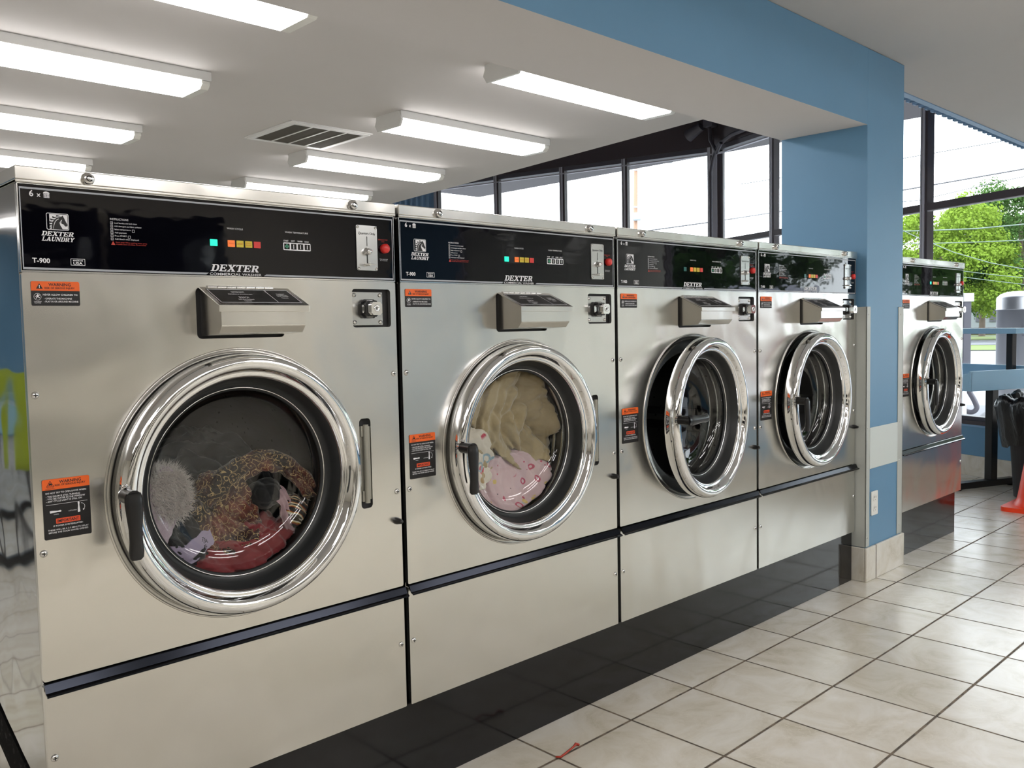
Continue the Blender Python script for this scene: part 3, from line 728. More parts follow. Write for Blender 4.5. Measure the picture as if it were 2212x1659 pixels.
    text(m, 'CHILDREN', .0255, 1.2570, .0018, y, width=.013, align='C'); text(m, 'PLAYING', .0255, 1.2545, .0018, y, width=.011, align='C')
    m.build('white_lettering', 'print_white', lb)
    lb = label('warning_label', .0155, .1015, .7995, .9165, .8960)
    m = MB()
    plate(m, [[(.0225, .9020), (.0370, .9020), (.02975, .9140)], [(.0240, .9029), (.0355, .9029), (.02975, .9122)]], y); plate(m, [[(.0262, .9040), (.0300, .9052), (.0335, .9040), (.0328, .9075), (.0300, .9092), (.0272, .9085), (.0280, .9065)]], y)
    text(m, 'WARNING', .0660, .9075, .0058, y, width=.040, align='C', bold=.02); text(m, 'RISK OF SERIOUS INJURY', .0660, .9025, .0036, y, width=.056, align='C', bold=.02)
    text(m, 'CRUSH OR', .0297, .8995, .0016, y, width=.012, align='C'); text(m, 'ENTANGLEMENT', .0297, .8970, .0016, y, width=.017, align='C'); m.build('dark_lettering', 'print_black', lb)
    m = MB()
    for tx, x, z, w in (('DO NOT TRY TO OPEN DOOR WHEN:', .0210, .8880, .0740), ('- THE DRUM IS STILL TURNING', .0210, .8815, .0620), ('- YOU SEE WATER IN THE WINDOW', .0210, .8768, .0710), ('- ANY CYCLE LIGHT IS STILL ON', .0210, .8720, .0650)): text(m, tx, x, z, .0033, y, width=w, bold=.01)
    m.box(.0205, .0960, y, y+.0002, .8667, .8672)
    for cx_, cz_, rot in ((.0370, .8530, 0), (.0795, .8560, pi/2)):
        sh_ = [(-.010, -.0012), (-.0095, -.0026), (-.006, -.0022), (.004, -.0012), (.009, -.0018), (.0108, 0), (.009, .0018), (.004, .0012), (-.006, .0022), (-.0095, .0022), (-.0105, .0010)]
        plate(m, [[(cx_+a*cos(rot)-b*sin(rot), cz_+a*sin(rot)+b*cos(rot)) for a, b in sh_]], y)
    a_ = [(.0835+.0075*cos(t), .8560+.0075*sin(t)) for t in [1.5-i*.28 for i in range(9)]]; b_ = [(.0835+.0068*cos(t), .8560+.0068*sin(t)) for t in [1.5-i*.28 for i in range(9)]]
    plate(m, [a_+b_[::-1]], y); plate(m, [[(.0870, .8515), (.0905, .8505), (.0870, .8480)]], y)
    text(m, 'OPEN', .0380, .8465, .0020, y, width=.0090, align='C'); text(m, 'LATCHED', .0680, .8500, .0020, y, width=.0150, align='C')
    text(m, 'IF POWER IS INTERRUPTED:', .0590, .8235, .0030, y, width=.0540, align='C', bold=.01); text(m, 'THERE WILL BE A 2-3 MINUTE DELAY', .0590, .8160, .0030, y, width=.0740, align='C', bold=.01); text(m, 'BEFORE THE DOOR CAN BE OPENED', .0590, .8110, .0030, y, width=.0720, align='C', bold=.01)
    m.build('white_lettering', 'print_white', lb)
    m = MB(); plate(m, [rrect(.0370, .0815, .8290, .8390, .0012)], y+.0001); m.build('orange_box', 'logo_orange', lb)
    m = MB(); text(m, 'IMPORTANT', .0592, .8312, .0058, y-.0002, width=.0390, align='C', bold=.02); m.build('box_lettering', 'print_black', lb)
    # drip rail
    m = MB(); m.prism([(.0, .5216), (-.004, .5216), (-.0055, .5200), (-.0130, .5050), (-.0215, .5025), (-.0215, .4985), (-.0190, .4985), (-.0190, .5005), (-.0115, .5025), (-.0035, .5165), (.0, .5165)], 'x', -.0005, MW+.0025)
    m.build('drip_rail', 'black_rail', R)
    # screws and door stop
    for z in (1.080, .7745, .370):
        screw(R, .0125, z); screw(R, .8515, z)
    m = MB(); m.lathe([(0, -.024), (.0045, -.0235), (.0060, -.020), (.0090, -.006), (.0095, -.002), (.0095, 0)], (.8480, 0, .6985), seg=20); m.build('door_stop', 'black_plastic', R)
    # hinge bracket in its recess
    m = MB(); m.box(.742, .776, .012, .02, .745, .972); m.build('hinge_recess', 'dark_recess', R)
    m = MB()
    m.box(.7440, .7745, .0015, .006, .766, .951); m.tube([(.757, -.006, .760), (.757, -.006, .957)], .0065, 12)
    m.box(.745, .760, -.004, .004, .763, .790); m.box(.745, .760, -.004, .004, .927, .954)
    m.build('door_hinge', 'bracket_metal', R, bevel=.001)
    # turned-in lip round the door opening
    m = MB(); m.lathe([(.3020, .0), (.3012, -.0030), (.2990, -.0034), (.2975, -.0016), (.2960, -.0012), (.2830, -.0012), (.2815, .002), (.2815, .014)], (DC[0], 0, DC[1]), seg=128); m.build('door_surround', 'brushed_steel', R)
    m = MB(); m.lathe([(.300, .012), (.298, .030), (.262, .030), (.236, .034)], (DC[0], 0, DC[1]), seg=96); m.build('tub_front', 'gasket_rubber', R)
    # drum
    m = MB(); c3 = (DC[0], 0, DC[1])
    m.lathe([(.236, .034), (.230, .040), (.226, .075), (.232, .085), (.285, .10), (.288, .62), (0, .64)], c3, seg=72)
    dr = m.build('drum', 'drum_steel', R)
    m = MB(); m.lathe([(.2310, .044), (.2275, .048), (.2275, .054)], c3, seg=96); m.lathe([(.2262, .078), (.2230, .083), (.2262, .090), (.232, .092)], c3, seg=96); m.build('drum_lip', 'plain_steel', dr)
    for k in range(3):
        a = pi/2+k*2*pi/3+.35; ca_, sa_ = cos(a), sin(a); m = MB()
        pr = [(-.045, .0), (-.012, .055), (.012, .055), (.045, .0)]
        vs = []
        for yy in (.13, .60):
            for u, h in pr: rr = .284-h; vs.append((DC[0]+ca_*rr-sa_*u, yy, DC[1]+sa_*rr+ca_*u))
        m.put(vs, [(0, 1, 5, 4), (1, 2, 6, 5), (2, 3, 7, 6), (3, 2, 1, 0), (4, 5, 6, 7)]); m.build('lifter', 'drum_steel', dr)
    # door, pivoting on the hinge at the right
    hx = .742
    D = MB()
    D.lathe([(.236, -.018), (.2365, -.030), (.2395, -.0355), (.2435, -.0370), (.2475, -.0360), (.2500, -.0390), (.2535, -.0480), (.2590, -.0540), (.2660, -.0565), (.2740, -.0555), (.2810, -.0515), (.2855, -.0450), (.2875, -.0380), (.2885, -.006), (.2850, -.003), (.236, -.003)], c3, seg=160)
    dm = bpy.data.objects.new('door', None)
    # the door ring is the part itself: its origin sits on the hinge line
    me = bpy.data.meshes.new('door'); off = Vector((hx, -.010, DC[1]))
    me.from_pydata([tuple(Vector(v)-off) for v in D.v], [], D.f); me.materials.append(M['chrome']); me.polygons.foreach_set('use_smooth', [True]*len(D.f)); me.update()
    bpy.data.objects.remove(dm)
    door = bpy.data.objects.new('door', me); COL.objects.link(door); door.parent = R; door.location = off+Vector((0, 0, ZO))-R.location
    m = MB(); m.lathe([(.238, -.030), (.232, -.020), (.226, -.004), (.222, .006), (.214, .010), (.206, .012), (.206, .018), (.232, .018), (.244, .0), (.244, -.012)], c3, seg=128); m.build('gasket', 'gasket_rubber', door)
    m = MB(); m.lathe([(.2132, .0075), (.2120, .0060), (.2108, .0085)], c3, seg=128); m.build('glass_rim', 'bright_steel', door)
    m = MB(); m.lathe([(.211, .012), (.209, .022), (.204, .036), (.194, .049), (.178, .059), (.155, .066), (.125, .071), (.09, .074), (.05, .0755), (.0, .076)], c3, seg=96); m.build('door_window', 'door_glass', door)
    # handle: boss, spindle and lever; origin at the spindle
    hxp, hzp = .150, .874
    m = MB(); m.tube([(hxp, -.046, hzp), (hxp, -.062, hzp)], [.012, .010], 20); m.lathe([(0, -.010), (.0035, -.008), (.004, 0)], (hxp-.002, -.056, hzp+.018), seg=12)
    m.build('handle_boss', 'chrome', door)
    hl = MB(); hl.tube([(hxp, -.056, hzp), (hxp, -.082, hzp), (hxp, -.100, hzp)], [.0145, .0150, .0155], 24)
    prof = [(.010, .014), (0, .0175), (-.012, .0180), (-.030, .0165), (-.060, .0135), (-.085, .0130), (-.105, .0150), (-.116, .0140), (-.121, .009)]
    vs = []; fs = []
    for i, (t, w) in enumerate(prof):
        dd = .008 if 0 < i < len(prof)-1 else .0055; yc_ = -.098-.003*math.sin(max(0, -t)*20)
        for k in range(12):
            a = 2*pi*k/12; vs.append((hxp+w*cos(a), yc_+dd*sin(a)*1.15, hzp+t))
    for i in range(len(prof)-1):
        for k in range(12): fs.append((i*12+k, i*12+(k+1) % 12, (i+1)*12+(k+1) % 12, (i+1)*12+k))
    fs += [tuple(range(12)), tuple(range((len(prof)-1)*12, len(prof)*12))[::-1]]
    hl.put(vs, fs, 0, True)
    me = bpy.data.meshes.new('door_handle'); ho = Vector((hxp, -.08, hzp))
    me.from_pydata([tuple(Vector(v)-ho) for v in hl.v], [], hl.f); me.materials.append(M['black_plastic']); me.polygons.foreach_set('use_smooth', hl.sm); me.update()
    h = bpy.data.objects.new('door_handle', me); COL.objects.link(h); h.parent = door; h.location = ho-off
    return R

n = N('drum_steel')
vo = n.add('ShaderNodeTexVoronoi'); vo.inputs['Scale'].default_value = 34; n.ln(n.coords(), vo.inputs['Vector'])
hole = n.ramp(vo.outputs['Distance'], [(.10, (.004, .004, .004)), (.16, (.085, .085, .083))])
n.p(base=hole, metal=.9, rough=.35); M['drum_steel'] = n.m

washer = make_washer()
GW = 'washers in the row along the wall'
ws = [washer]+[copy_tree(washer) for _ in range(4)]
XS = [0, PITCH, 2*PITCH, 3*PITCH, 4.023]
labs = ['stainless washer nearest the camera, with red, paisley and grey laundry behind its round door',
        'stainless washer second from the left, with tan and pink fleece behind its round door',
        'empty stainless washer whose round door hangs ajar with its lever turned sideways',
        'empty stainless washer standing directly left of the blue column',
        'empty stainless washer on its own, right of the blue column']
def kid(o, nm): return [c for c in o.children if c.name.split('.')[0] == nm]
for i, (w, x, l) in enumerate(zip(ws, XS, labs)):
    w.location.x = x; tag(w, l, 'washing machine', GW)
    d = kid(w, 'door')[0]
    d.rotation_euler.z = radians((0, 0, 6.8, 2.8, 1.8)[i])
    if i == 2: kid(d, 'door_handle')[0].rotation_euler.y = radians(-90)
    if i >= 2 and i != 4:
        cp = kid(w, 'control_panel')[0]; L_ = kid(cp, 'indicator_light')[0]; L_.data = L_.data.copy(); L_.data.materials[0] = M['unlit_green']
# worn strip on the nearest washer's side
m = MB(); m.put([(-.003, .60, .470), (-.003, .05, .275), (-.003, .05, .180), (-.003, .60, .385), (.002, .60, .470), (.002, .05, .275), (.002, .05, .180), (.002, .60, .385)],
    [(0, 1, 2, 3), (7, 6, 5, 4), (0, 4, 5, 1), (1, 5, 6, 2), (2, 6, 7, 3), (3, 7, 4, 0)])
n = N('worn_black'); n.p(base=n.ramp(n.noise(n.coords(), 45, 5, .8).outputs[0], [(.55, (.004, .004, .004)), (.68, (.05, .05, .05))]), rough=.85, spec=.1); M['worn_black'] = n.m
so = m.build('side_strip', 'worn_black', ws[0]); so['label'] = 'worn black strip on the side panel'

# black skirting the washers stand on
m = MB(); m.box(.01, 3.498, .010, 1.0, -.036, ZL); pl = m.build('washer_plinth', 'plinth_black', bevel=.002)
tag(pl, 'long glossy black plinth under the four washers left of the column', 'plinth', 'black plinths under the washers')
m = MB(); m.box(3.945, 4.822, .010, 1.0, -.036, ZL); pl = m.build('washer_plinth', 'plinth_black', bevel=.002)
tag(pl, 'short glossy black plinth under the single washer right of the column', 'plinth', 'black plinths under the washers')

# ------------------------------------------------------------------ laundry
import bmesh
BOWL = [(0, .076), (.05, .0755), (.09, .074), (.125, .071), (.155, .066), (.178, .059), (.194, .049), (.204, .036), (.211, .020), (.23, .012)]
def bowl(r):
    for (a, ya), (b, yb) in zip(BOWL, BOWL[1:]):
        if r <= b: return ya+(yb-ya)*(r-a)/(b-a)
    return .012
def fabric(key, fn, rough=.9, sheen=.3, bump=.25, bscale=900):
    n = N(key); c = fn(n)
    n.p(base=c, rough=rough, sheen=sheen, nrm=n.bump(n.noise(n.coords(), bscale, 2).outputs[0], bump, .002)); M[key] = n.m
def two(h1, h2, sc=14):
    return lambda n: n.mix(n.noise(n.coords(), sc, 4, .6).outputs[0], srgb(h1), srgb(h2))
fabric('fleece_tan', two('93815f', 'b3a27e', 30), sheen=.6)
fabric('cloth_red', two('6e2026', '8c3034'))
fabric('cloth_dark', two('15181a', '262a2b'))
fabric('cloth_black', two('0c0c0e', '161618'))
fabric('knit_lilac', two('9a8992', 'bba9b6', 60), bump=.9, bscale=420)
fabric('cloth_lavender', two('8f8199', 'a89db4', 20))
fabric('cloth_rose', two('a3838a', 'c0a3a8', 20))
fabric('fur_grey', two('a8a19c', 'd0cac4', 40))
def paisley(n):
    co = n.coords(); wv = n.noise(co, 18, 3, .5)
    v = n.add('ShaderNodeTexVoronoi'); v.feature = 'F1'; v.inputs['Scale'].default_value = 58
    ad = n.add('ShaderNodeVectorMath', operation='MULTIPLY_ADD'); n.ln(wv.outputs['Color'], ad.inputs[0]); ad.inputs[1].default_value = (.035, .035, .035); n.ln(co, ad.inputs[2]); n.ln(ad.outputs[0], v.inputs['Vector'])
    rings = n.add('ShaderNodeMath', operation='MULTIPLY'); n.ln(v.outputs['Distance'], rings.inputs[0]); rings.inputs[1].default_value = 15
    sn = n.add('ShaderNodeMath', operation='SINE'); n.ln(rings.outputs[0], sn.inputs[0])
    gold = n.ramp(sn.outputs[0], [(.84, (0, 0, 0)), (.95, (1, 1, 1))])
    v2 = n.noise(co, 9, 2); basec = n.ramp(v2.outputs[0], [(.42, srgb('1a1214')), (.5, srgb('3a1e1c')), (.62, srgb('6b3528'))])
    fine = n.noise(co, 160, 2); fm = n.ramp(fine.outputs[0], [(.60, (0, 0, 0)), (.66, (.8, .8, .8))])
    return n.mix(fm, n.mix(gold, basec, srgb('b39a6c')), srgb('8c7350'))
fabric('cloth_paisley', paisley)
def spots(base, cols, sc):
    def f(n):
        c = n.noise(n.coords(), 9, 3).outputs[0]; c = n.mix(c, srgb(base[0]), srgb(base[1]))
        for i, (col, thr, ring) in enumerate(cols):
            v = n.add('ShaderNodeTexVoronoi'); v.inputs['Scale'].default_value = sc*(1+.13*i); v.inputs['Randomness'].default_value = .9
            n.ln(n.coords(loc=(i*1.7, i*.9, i*2.3), scale=(1, .5, 1)), v.inputs['Vector'])
            if ring: k = n.ramp(v.outputs['Distance'], [(thr*.62, (0, 0, 0)), (thr*.70, (1, 1, 1)), (thr, (1, 1, 1)), (thr*1.1, (0, 0, 0))])
            else: k = n.ramp(v.outputs['Distance'], [(thr*.85, (1, 1, 1)), (thr, (0, 0, 0))])
            gate = n.ramp(n.noise(n.coords(loc=(i*3.1, 0, i)), 8, 1).outputs[0], [(.50, (0, 0, 0)), (.53, (1, 1, 1))])
            mm = n.add('ShaderNodeMath', operation='MULTIPLY'); n.ln(k, mm.inputs[0]); n.ln(gate, mm.inputs[1])
            c = n.mix(mm.outputs[0], c, srgb(col))
        return c
    return f
fabric('fleece_pink', spots(('c3a3a8', 'd8c2c3'), [('b84a63', .26, True), ('6fa8a4', .20, False), ('cdb266', .24, False), ('2d2a22', .07, False), ('b84a63', .13, False)], 25), sheen=.5)
fabric('towel_white', spots(('c9bfae', 'ddd6cb'), [('b83a4c', .20, False), ('93a8b3', .24, True), ('a98d60', .2, False)], 14), sheen=.5)
def stripes(n):
    w = n.add('ShaderNodeTexWave'); w.inputs['Scale'].default_value = 18; w.inputs['Distortion'].default_value = 1.5; w.bands_direction = 'DIAGONAL'; n.ln(n.coords(), w.inputs['Vector'])
    return n.ramp(w.outputs[1], [(0, srgb('1a1712')), (.28, srgb('8c3a20')), (.45, srgb('c08a30')), (.62, srgb('d8cfae')), (.82, srgb('e0dccb')), (.9, srgb('3b3320'))], 'CONSTANT')
fabric('sock_stripe', stripes)
M['fleece_seam'] = M['fleece_tan']

def nvec(p): return Vector((noise.noise(p), noise.noise(p+Vector((17.3, 4.1, 9.7))), noise.noise(p+Vector((3.9, 23.7, 31.1)))))
def cloth(name, label, cat, group, ox, c, rad, rot, seed, scale, amp, mat, dirv=.5, sub=6, st=.5, front=.0, relief=1.0):
    bm = bmesh.new(); bmesh.ops.create_icosphere(bm, subdivisions=sub, radius=1.0)
    cr, sr = cos(rot), sin(rot); so = Vector((seed*3.7, seed*1.9, seed*5.3)); ca_, sa_ = cos(dirv), sin(dirv)
    for v in bm.verts:
        p = v.co.copy(); d = p.normalized()
        x, y, z = p.x*rad[0], p.y*rad[1], p.z*rad[2]
        x, z = x*cr-z*sr, x*sr+z*cr
        # folds run along one main direction, warped
        q = Vector((x*ca_+z*sa_, y*.7, (-x*sa_+z*ca_)*st))*scale
        wv = nvec(q*.45+so)*1.1
        n1 = min(1, abs(noise.noise(q+wv+so))*2.5)
        n2 = min(1, abs(noise.noise(q*2.1+wv*1.6+so*1.3))*2.5)
        n3 = noise.noise(q*.5+so*2)
        n4 = min(1, abs(noise.noise(q*4.3+wv*2.1+so*.7))*2.5)
        f = .55*n1**.7+.32*n2**.8+.13*n4+.45*n3
        nx = Vector((d.x/rad[0], d.y/rad[1], d.z/rad[2])).normalized(); nx = Vector((nx.x*cr-nx.z*sr, nx.y, nx.x*sr+nx.z*cr))
        P = Vector((c[0]+x, c[1]+y, c[2]+z))+nx*f*amp
        rr = math.hypot(P.x-DC[0], P.z-DC[1])
        if rr > .274:
            k = .274/rr; P.x = DC[0]+(P.x-DC[0])*k; P.z = DC[1]+(P.z-DC[1])*k; rr = .274
        yb = bowl(rr)+.004+front
        if rr > .205 and P.y < .09: yb = max(yb, .020+(rr-.205)*1.3)
        fr = yb+max(0, .95-f)*amp*relief
        if P.y < fr: P.y = fr
        if rr > .222 and P.y < .088: P.y = .088+max(0, .95-f)*amp*.2
        v.co = P+Vector((ox, 0, ZO))
    o3 = Vector((ox+c[0], c[1], c[2]+ZO))
    for v in bm.verts: v.co -= o3
    me = bpy.data.meshes.new(name); bm.to_mesh(me); bm.free()
    me.polygons.foreach_set('use_smooth', [True]*len(me.polygons)); me.materials.append(M[mat])
    o = bpy.data.objects.new(name, me); COL.objects.link(o); o.location = o3
    return tag(o, label, cat, group)
G1 = 'laundry in the nearest washer'; G2 = 'laundry in the second washer'
cloth('dark_garment', 'large dark grey garment heaped behind the paisley scarf in the nearest washer', 'garment', G1, 0, (.47, .34, .74), (.17, .17, .17), 0, 2, 10, .05, 'cloth_dark')
cloth('black_garment', 'black garment crumpled beside the grey fur-trimmed sweater in the nearest washer', 'garment', G1, 0, (.315, .14, .715), (.050, .060, .085), .3, 4, 22, .03, 'cloth_black')
red = cloth('red_garment', 'dark red garment lying along the bottom of the nearest washer', 'garment', G1, 0, (.46, .14, .655), (.170, .08, .066), .12, 7, 19, .034, 'cloth_red', dirv=1.1)
cloth('paisley_scarf', 'brown and gold paisley scarf draped in the middle of the nearest washer', 'scarf', G1, 0, (.435, .13, .765), (.064, .065, .086), .35, 9, 22, .036, 'cloth_paisley', front=.004)
def strip(name, pts, w, mat, parent, seed, amp=.010, th=.012):
    m = MB(); vs = []; fs = []; K = 14; nn_ = len(pts)
    P = [Vector(p) for p in pts]; dense = []
    for i in range(nn_-1):
        for t in range(8):
            u = t/8; a, b = P[i], P[i+1]; pm = P[max(i-1, 0)]; pn = P[min(i+2, nn_-1)]
            dense.append(.5*((2*a)+(b-pm)*u+(2*pm-5*a+4*b-pn)*u*u+(3*a-pm-3*b+pn)*u*u*u))
    dense.append(P[-1]); L = len(dense)
    for i, p in enumerate(dense):
        d = (dense[min(i+1, L-1)]-dense[max(i-1, 0)]).normalized(); s_ = Vector((-d.z, 0, d.x)).normalized(); f_ = Vector((0, 1, 0))
        wi = w if not isinstance(w, (tuple, list)) else w[0]+(w[1]-w[0])*i/(L-1)
        for k in range(K*2):
            a = 2*pi*k/(K*2); u = cos(a); v = sin(a)
            q = p+s_*(u*wi)+f_*(v*th)
            q += f_*(noise.noise(Vector((u*2.2+seed, i*.16, v)))*amp*2)+s_*noise.noise(Vector((i*.3, seed, u)))*amp*.7
            rr = math.hypot(q.x-DC[0], q.z-DC[1])
            if rr < .215: q.y = max(q.y, bowl(rr)+.004)
            else: q.y = max(q.y, .02+(rr-.205)*1.3)
            vs.append(q)
    for i in range(L-1):
        for k in range(K*2): fs.append((i*K*2+k, i*K*2+(k+1) % (K*2), (i+1)*K*2+(k+1) % (K*2), (i+1)*K*2+k))
    fs += [tuple(range(K*2))[::-1], tuple(range((L-1)*K*2, L*K*2))]
    m.put(vs, fs, 0, True); return m
ps = bpy.data.objects['paisley_scarf']
strip('t', [(.395, .115, .79), (.44, .105, .85), (.50, .095, .880), (.555, .092, .882), (.61, .085, .845), (.655, .08, .785)], (.034, .020), None, None, 3, .012, .016).build('scarf_tail', 'cloth_paisley', ps)
o = strip('t', [(.555, .12, .815), (.572, .088, .79), (.578, .080, .745), (.590, .080, .700)], (.020, .010), None, None, 5, .008, .008).build('pink_cloth', 'cloth_rose')
tag(o, 'pale pink strip of cloth hanging right of the paisley scarf in the nearest washer', 'cloth', G1)
cloth('black_cloth', 'small black bundle above the pink strip of cloth in the nearest washer', 'garment', G1, 0, (.545, .12, .800), (.034, .035, .032), 0, 13, 24, .012, 'cloth_black', sub=5, front=.004)
cloth('striped_sock', 'striped yellow, brown and white sock at the right of the nearest washer', 'sock', G1, 0, (.612, .095, .742), (.028, .030, .048), .35, 15, 26, .010, 'sock_stripe', sub=5, front=.004)
o = strip('t', [(.285, .070, .700), (.325, .068, .700), (.360, .070, .722), (.385, .074, .730)], (.026, .017), None, None, 8, .006, .007).build('lavender_cloth', 'cloth_lavender')
tag(o, 'lavender cloth corner lying over the red garment in the nearest washer', 'cloth', G1)
sw = cloth('sweater', 'lilac knit sweater with shaggy grey trim at the left of the nearest washer', 'sweater', G1, 0, (.262, .085, .800), (.040, .050, .100), -.30, 21, 20, .010, 'knit_lilac', sub=5)
fb = cloth('fur_trim', None, None, None, 0, (.285, .090, .838), (.045, .045, .052), .4, 23, 20, .008, 'fur_grey', sub=5)
loc = fb.location.copy(); fb.parent = sw; fb.location = loc-sw.location
rnd = random.Random(4); vs = []; fs = []
for k in range(5200):
    pv = fb.data.vertices[rnd.randrange(len(fb.data.vertices))]; b = pv.co.copy()
    if b.y > .03: continue
    d = (pv.normal+Vector((rnd.uniform(-.9, .9), rnd.uniform(-.5, .3), rnd.uniform(-.9, .9)))).normalized(); L = rnd.uniform(.012, .032)
    cur = Vector((rnd.uniform(-1, 1), 0, rnd.uniform(-1, 1)))*.006; sd = d.cross(Vector((0, 1, 0))).normalized()*.00045
    q0 = b; q1 = b+d*L*.5+cur; q2 = b+d*L; q1.y = max(q1.y, -.045); q2.y = max(q2.y, -.045)
    o0 = len(vs); vs += [q0-sd, q0+sd, q1-sd*.8, q1+sd*.8, q2]; fs += [(o0, o0+1, o0+3, o0+2), (o0+2, o0+3, o0+4)]
me = bpy.data.meshes.new('fur_fibres'); me.from_pydata([tuple(v) for v in vs], [], fs); me.materials.append(M['fur_grey'])
ff = bpy.data.objects.new('fur_fibres', me); COL.objects.link(ff); ff.parent = fb; ff['kind'] = 'stuff'
# second washer
cloth('tan_fleece', 'tan fleece blanket bunched at the top of the second washer drum', 'blanket', G2, PITCH, (.500, .21, .925), (.190, .15, .130), -.40, 31, 11.5, .078, 'fleece_tan', dirv=.9, st=.6, front=.014)
cloth('pink_fleece', 'pink fleece blanket with printed shapes at the bottom of the second washer', 'blanket', G2, PITCH, (.475, .12, .700), (.160, .085, .092), .05, 33, 11, .032, 'fleece_pink', dirv=.2, front=.003)
cloth('white_towel', 'white printed towel at the left of the second washer, between tan and pink fleece', 'towel', G2, PITCH, (.315, .085, .815), (.060, .065, .085), .25, 35, 15, .024, 'towel_white')

# ------------------------------------------------------------------ folding table, bin, cone, litter
U = Vector((.924, -.383, 0)); V = WD.copy(); P0 = Vector((6.075, .36, 0))
def folding_table(P0, lab, grp='blue folding tables with shelves'):
    r = empty('folding_table', (P0.x, P0.y, 0), lab, 'folding table', grp)
    def pt(u, v): return P0+U*u+V*v
    WD_, LN = .58, 1.55
    def seg(m, u0, v0, u1, v1, t, z0, z1): 
        a, b = pt(u0, v0), pt(u1, v1); m.obox(a, b-a, t/2, z0, z1, (b-a).length)
    m = MB(); m.obox(pt(0, 0), U, LN, .735, .755, WD_, 0, w0=0)
    m.build('table_top', 'table_blue', r)
    m = MB(); seg(m, .0, -.008, WD_, -.008, .016, .683, .825)
    # bevelled corner and the long side apron
    q0, q1 = pt(.002, -.016), pt(.002, .10)
    m.put([(q.x+dx, q.y+dy, z) for dx, dy in ((0, 0), (U.x*.014, U.y*.014)) for q, z in ((q0, .683), (q1, .683), (q1, .79), (q0, .815))], [(3, 2, 1, 0), (4, 5, 6, 7), (0, 1, 5, 4), (1, 2, 6, 5), (2, 3, 7, 6), (3, 0, 4, 7)])
    seg(m, .008, .10, .008, LN, .016, .683, .79); seg(m, WD_, 0, WD_, LN, .016, .683, .845); seg(m, 0, LN, WD_, LN, .016, .683, .825)
    m.build('apron', 'table_blue', r, bevel=.003)
    for v in (.09, LN-.1):
        m = MB(); seg(m, -.01, v, .56, v, .06, -.025, .022); m.build('foot', 'black_plastic', r, bevel=.004)
        m = MB(); seg(m, .305, v, .365, v, .06, .022, .735); m.build('leg', 'black_plastic', r, bevel=.003)
        m = MB(); seg(m, .50, v, .545, v, .05, .755, 1.08); m.build('upright', 'black_plastic', r, bevel=.003)
        for u in (.02, .53):
            m = MB(); q = pt(u, v); m.lathe([(0, -.036), (.02, -.036), (.02, -.025)], (q.x, q.y, 0), 'z', 12); m.build('levelling_foot', 'black_plastic', r)
    m = MB(); m.obox(pt(.44, -.01), U, LN+.01, 1.080, 1.120, .15, 0, w0=0); m.build('shelf', 'table_blue', r, bevel=.003)
    return r
ft = folding_table(P0, 'blue folding table with a deep apron and upper shelf by the window')
def tpos(r, x, y): r.location.x = x; r.location.y = y; return r
t2 = copy_tree(ft); tpos(t2, -1.2, 3.4); t2.rotation_euler.z = radians(22); tag(t2, 'blue folding table left of the washers, seen only reflected in the side panel', 'folding table')
t3 = copy_tree(ft); tpos(t3, -3.0, 5.2); t3.rotation_euler.z = radians(20); tag(t3, 'blue folding table far left of the washers, seen only as a reflection', 'folding table')


b_ = empty('trash_bin', (6.205, -.085, 0), 'dark grey trash bin lined with a black bag, under the end of the blue table', 'trash bin')
c = (6.205, -.085, 0)
m = MB(); m.lathe([(0, -.034), (.17, -.034), (.180, -.03), (.225, .60), (.235, .60), (.235, .62), (.220, .62), (.175, -.02), (0, -.02)], c, 'z', 40); m.build('body', 'bin_grey', b_)
vs = []; fs = []; K = 96; rings = [(.205, .40), (.215, .62), (.250, .665), (.285, .64), (.300, .60), (.285, .50), (.262, .40), (.246, .33)]
for j, (r_, z_) in enumerate(rings):
    for k in range(K):
        a = 2*pi*k/K; w = noise.noise(Vector((cos(a)*5, sin(a)*5, j*.55)))*.022*(j > 0)+noise.noise(Vector((cos(a)*14, sin(a)*14, j*.4)))*.012
        zz_ = z_+(noise.noise(Vector((cos(a)*3+9, sin(a)*3, j*.2)))*.07 if j >= 3 else noise.noise(Vector((cos(a)*6, sin(a)*6, 3)))*.025)
        vs.append((c[0]+(r_+w)*cos(a), c[1]+(r_+w)*sin(a), zz_))
for j in range(len(rings)-1):
    for k in range(K): fs.append((j*K+k, j*K+(k+1) % K, (j+1)*K+(k+1) % K, (j+1)*K+k))
m = MB(); m.put(vs, fs, 0, True); m.build('bin_liner', 'bag_black', b_)
c_ = empty('traffic_cone', (5.765, -.18, 0), 'bright orange traffic cone standing on the floor at the right edge', 'traffic cone')
m = MB(); m.prism([(5.765+a, -.18+b) for a, b in rrect(-.185, .185, -.185, .185, .04)], 'z', -.036, -.008); m.build('base', 'orange_plastic', c_, bevel=.006)
m = MB(); m.lathe([(.150, -.010), (.148, .0), (.135, .018), (.125, .06), (.030, .66), (.024, .68), (.010, .68)], (5.765, -.18, 0), 'z', 48); m.build('cone_body', 'orange_plastic', c_)
simple('vest_yellow', '94a62c', .8)
m = MB(); vs = []
for i in range(9):
    for k in range(7): vs.append((-1.02+.05*k, 3.30+.012*math.sin(k*1.7)+.01*math.sin(i*1.1+k), 1.05-.07*i))
m.put(vs, [(i*7+k, i*7+k+1, (i+1)*7+k+1, (i+1)*7+k) for i in range(8) for k in range(6)], 0, True)
vv = m.build('safety_vest', 'vest_yellow'); md = vv.modifiers.new('thick', 'SOLIDIFY'); md.thickness = .008
tag(vv, 'yellow-green safety vest hanging at a folding table, seen only as a reflection', 'safety vest')
m = MB()
pts = LITTER = [(1201.4, 1635), (1211, 1635.5), (1222, 1627), (1233, 1618), (1239, 1613), (1243.5, 1607), (1250, 1608.5)]
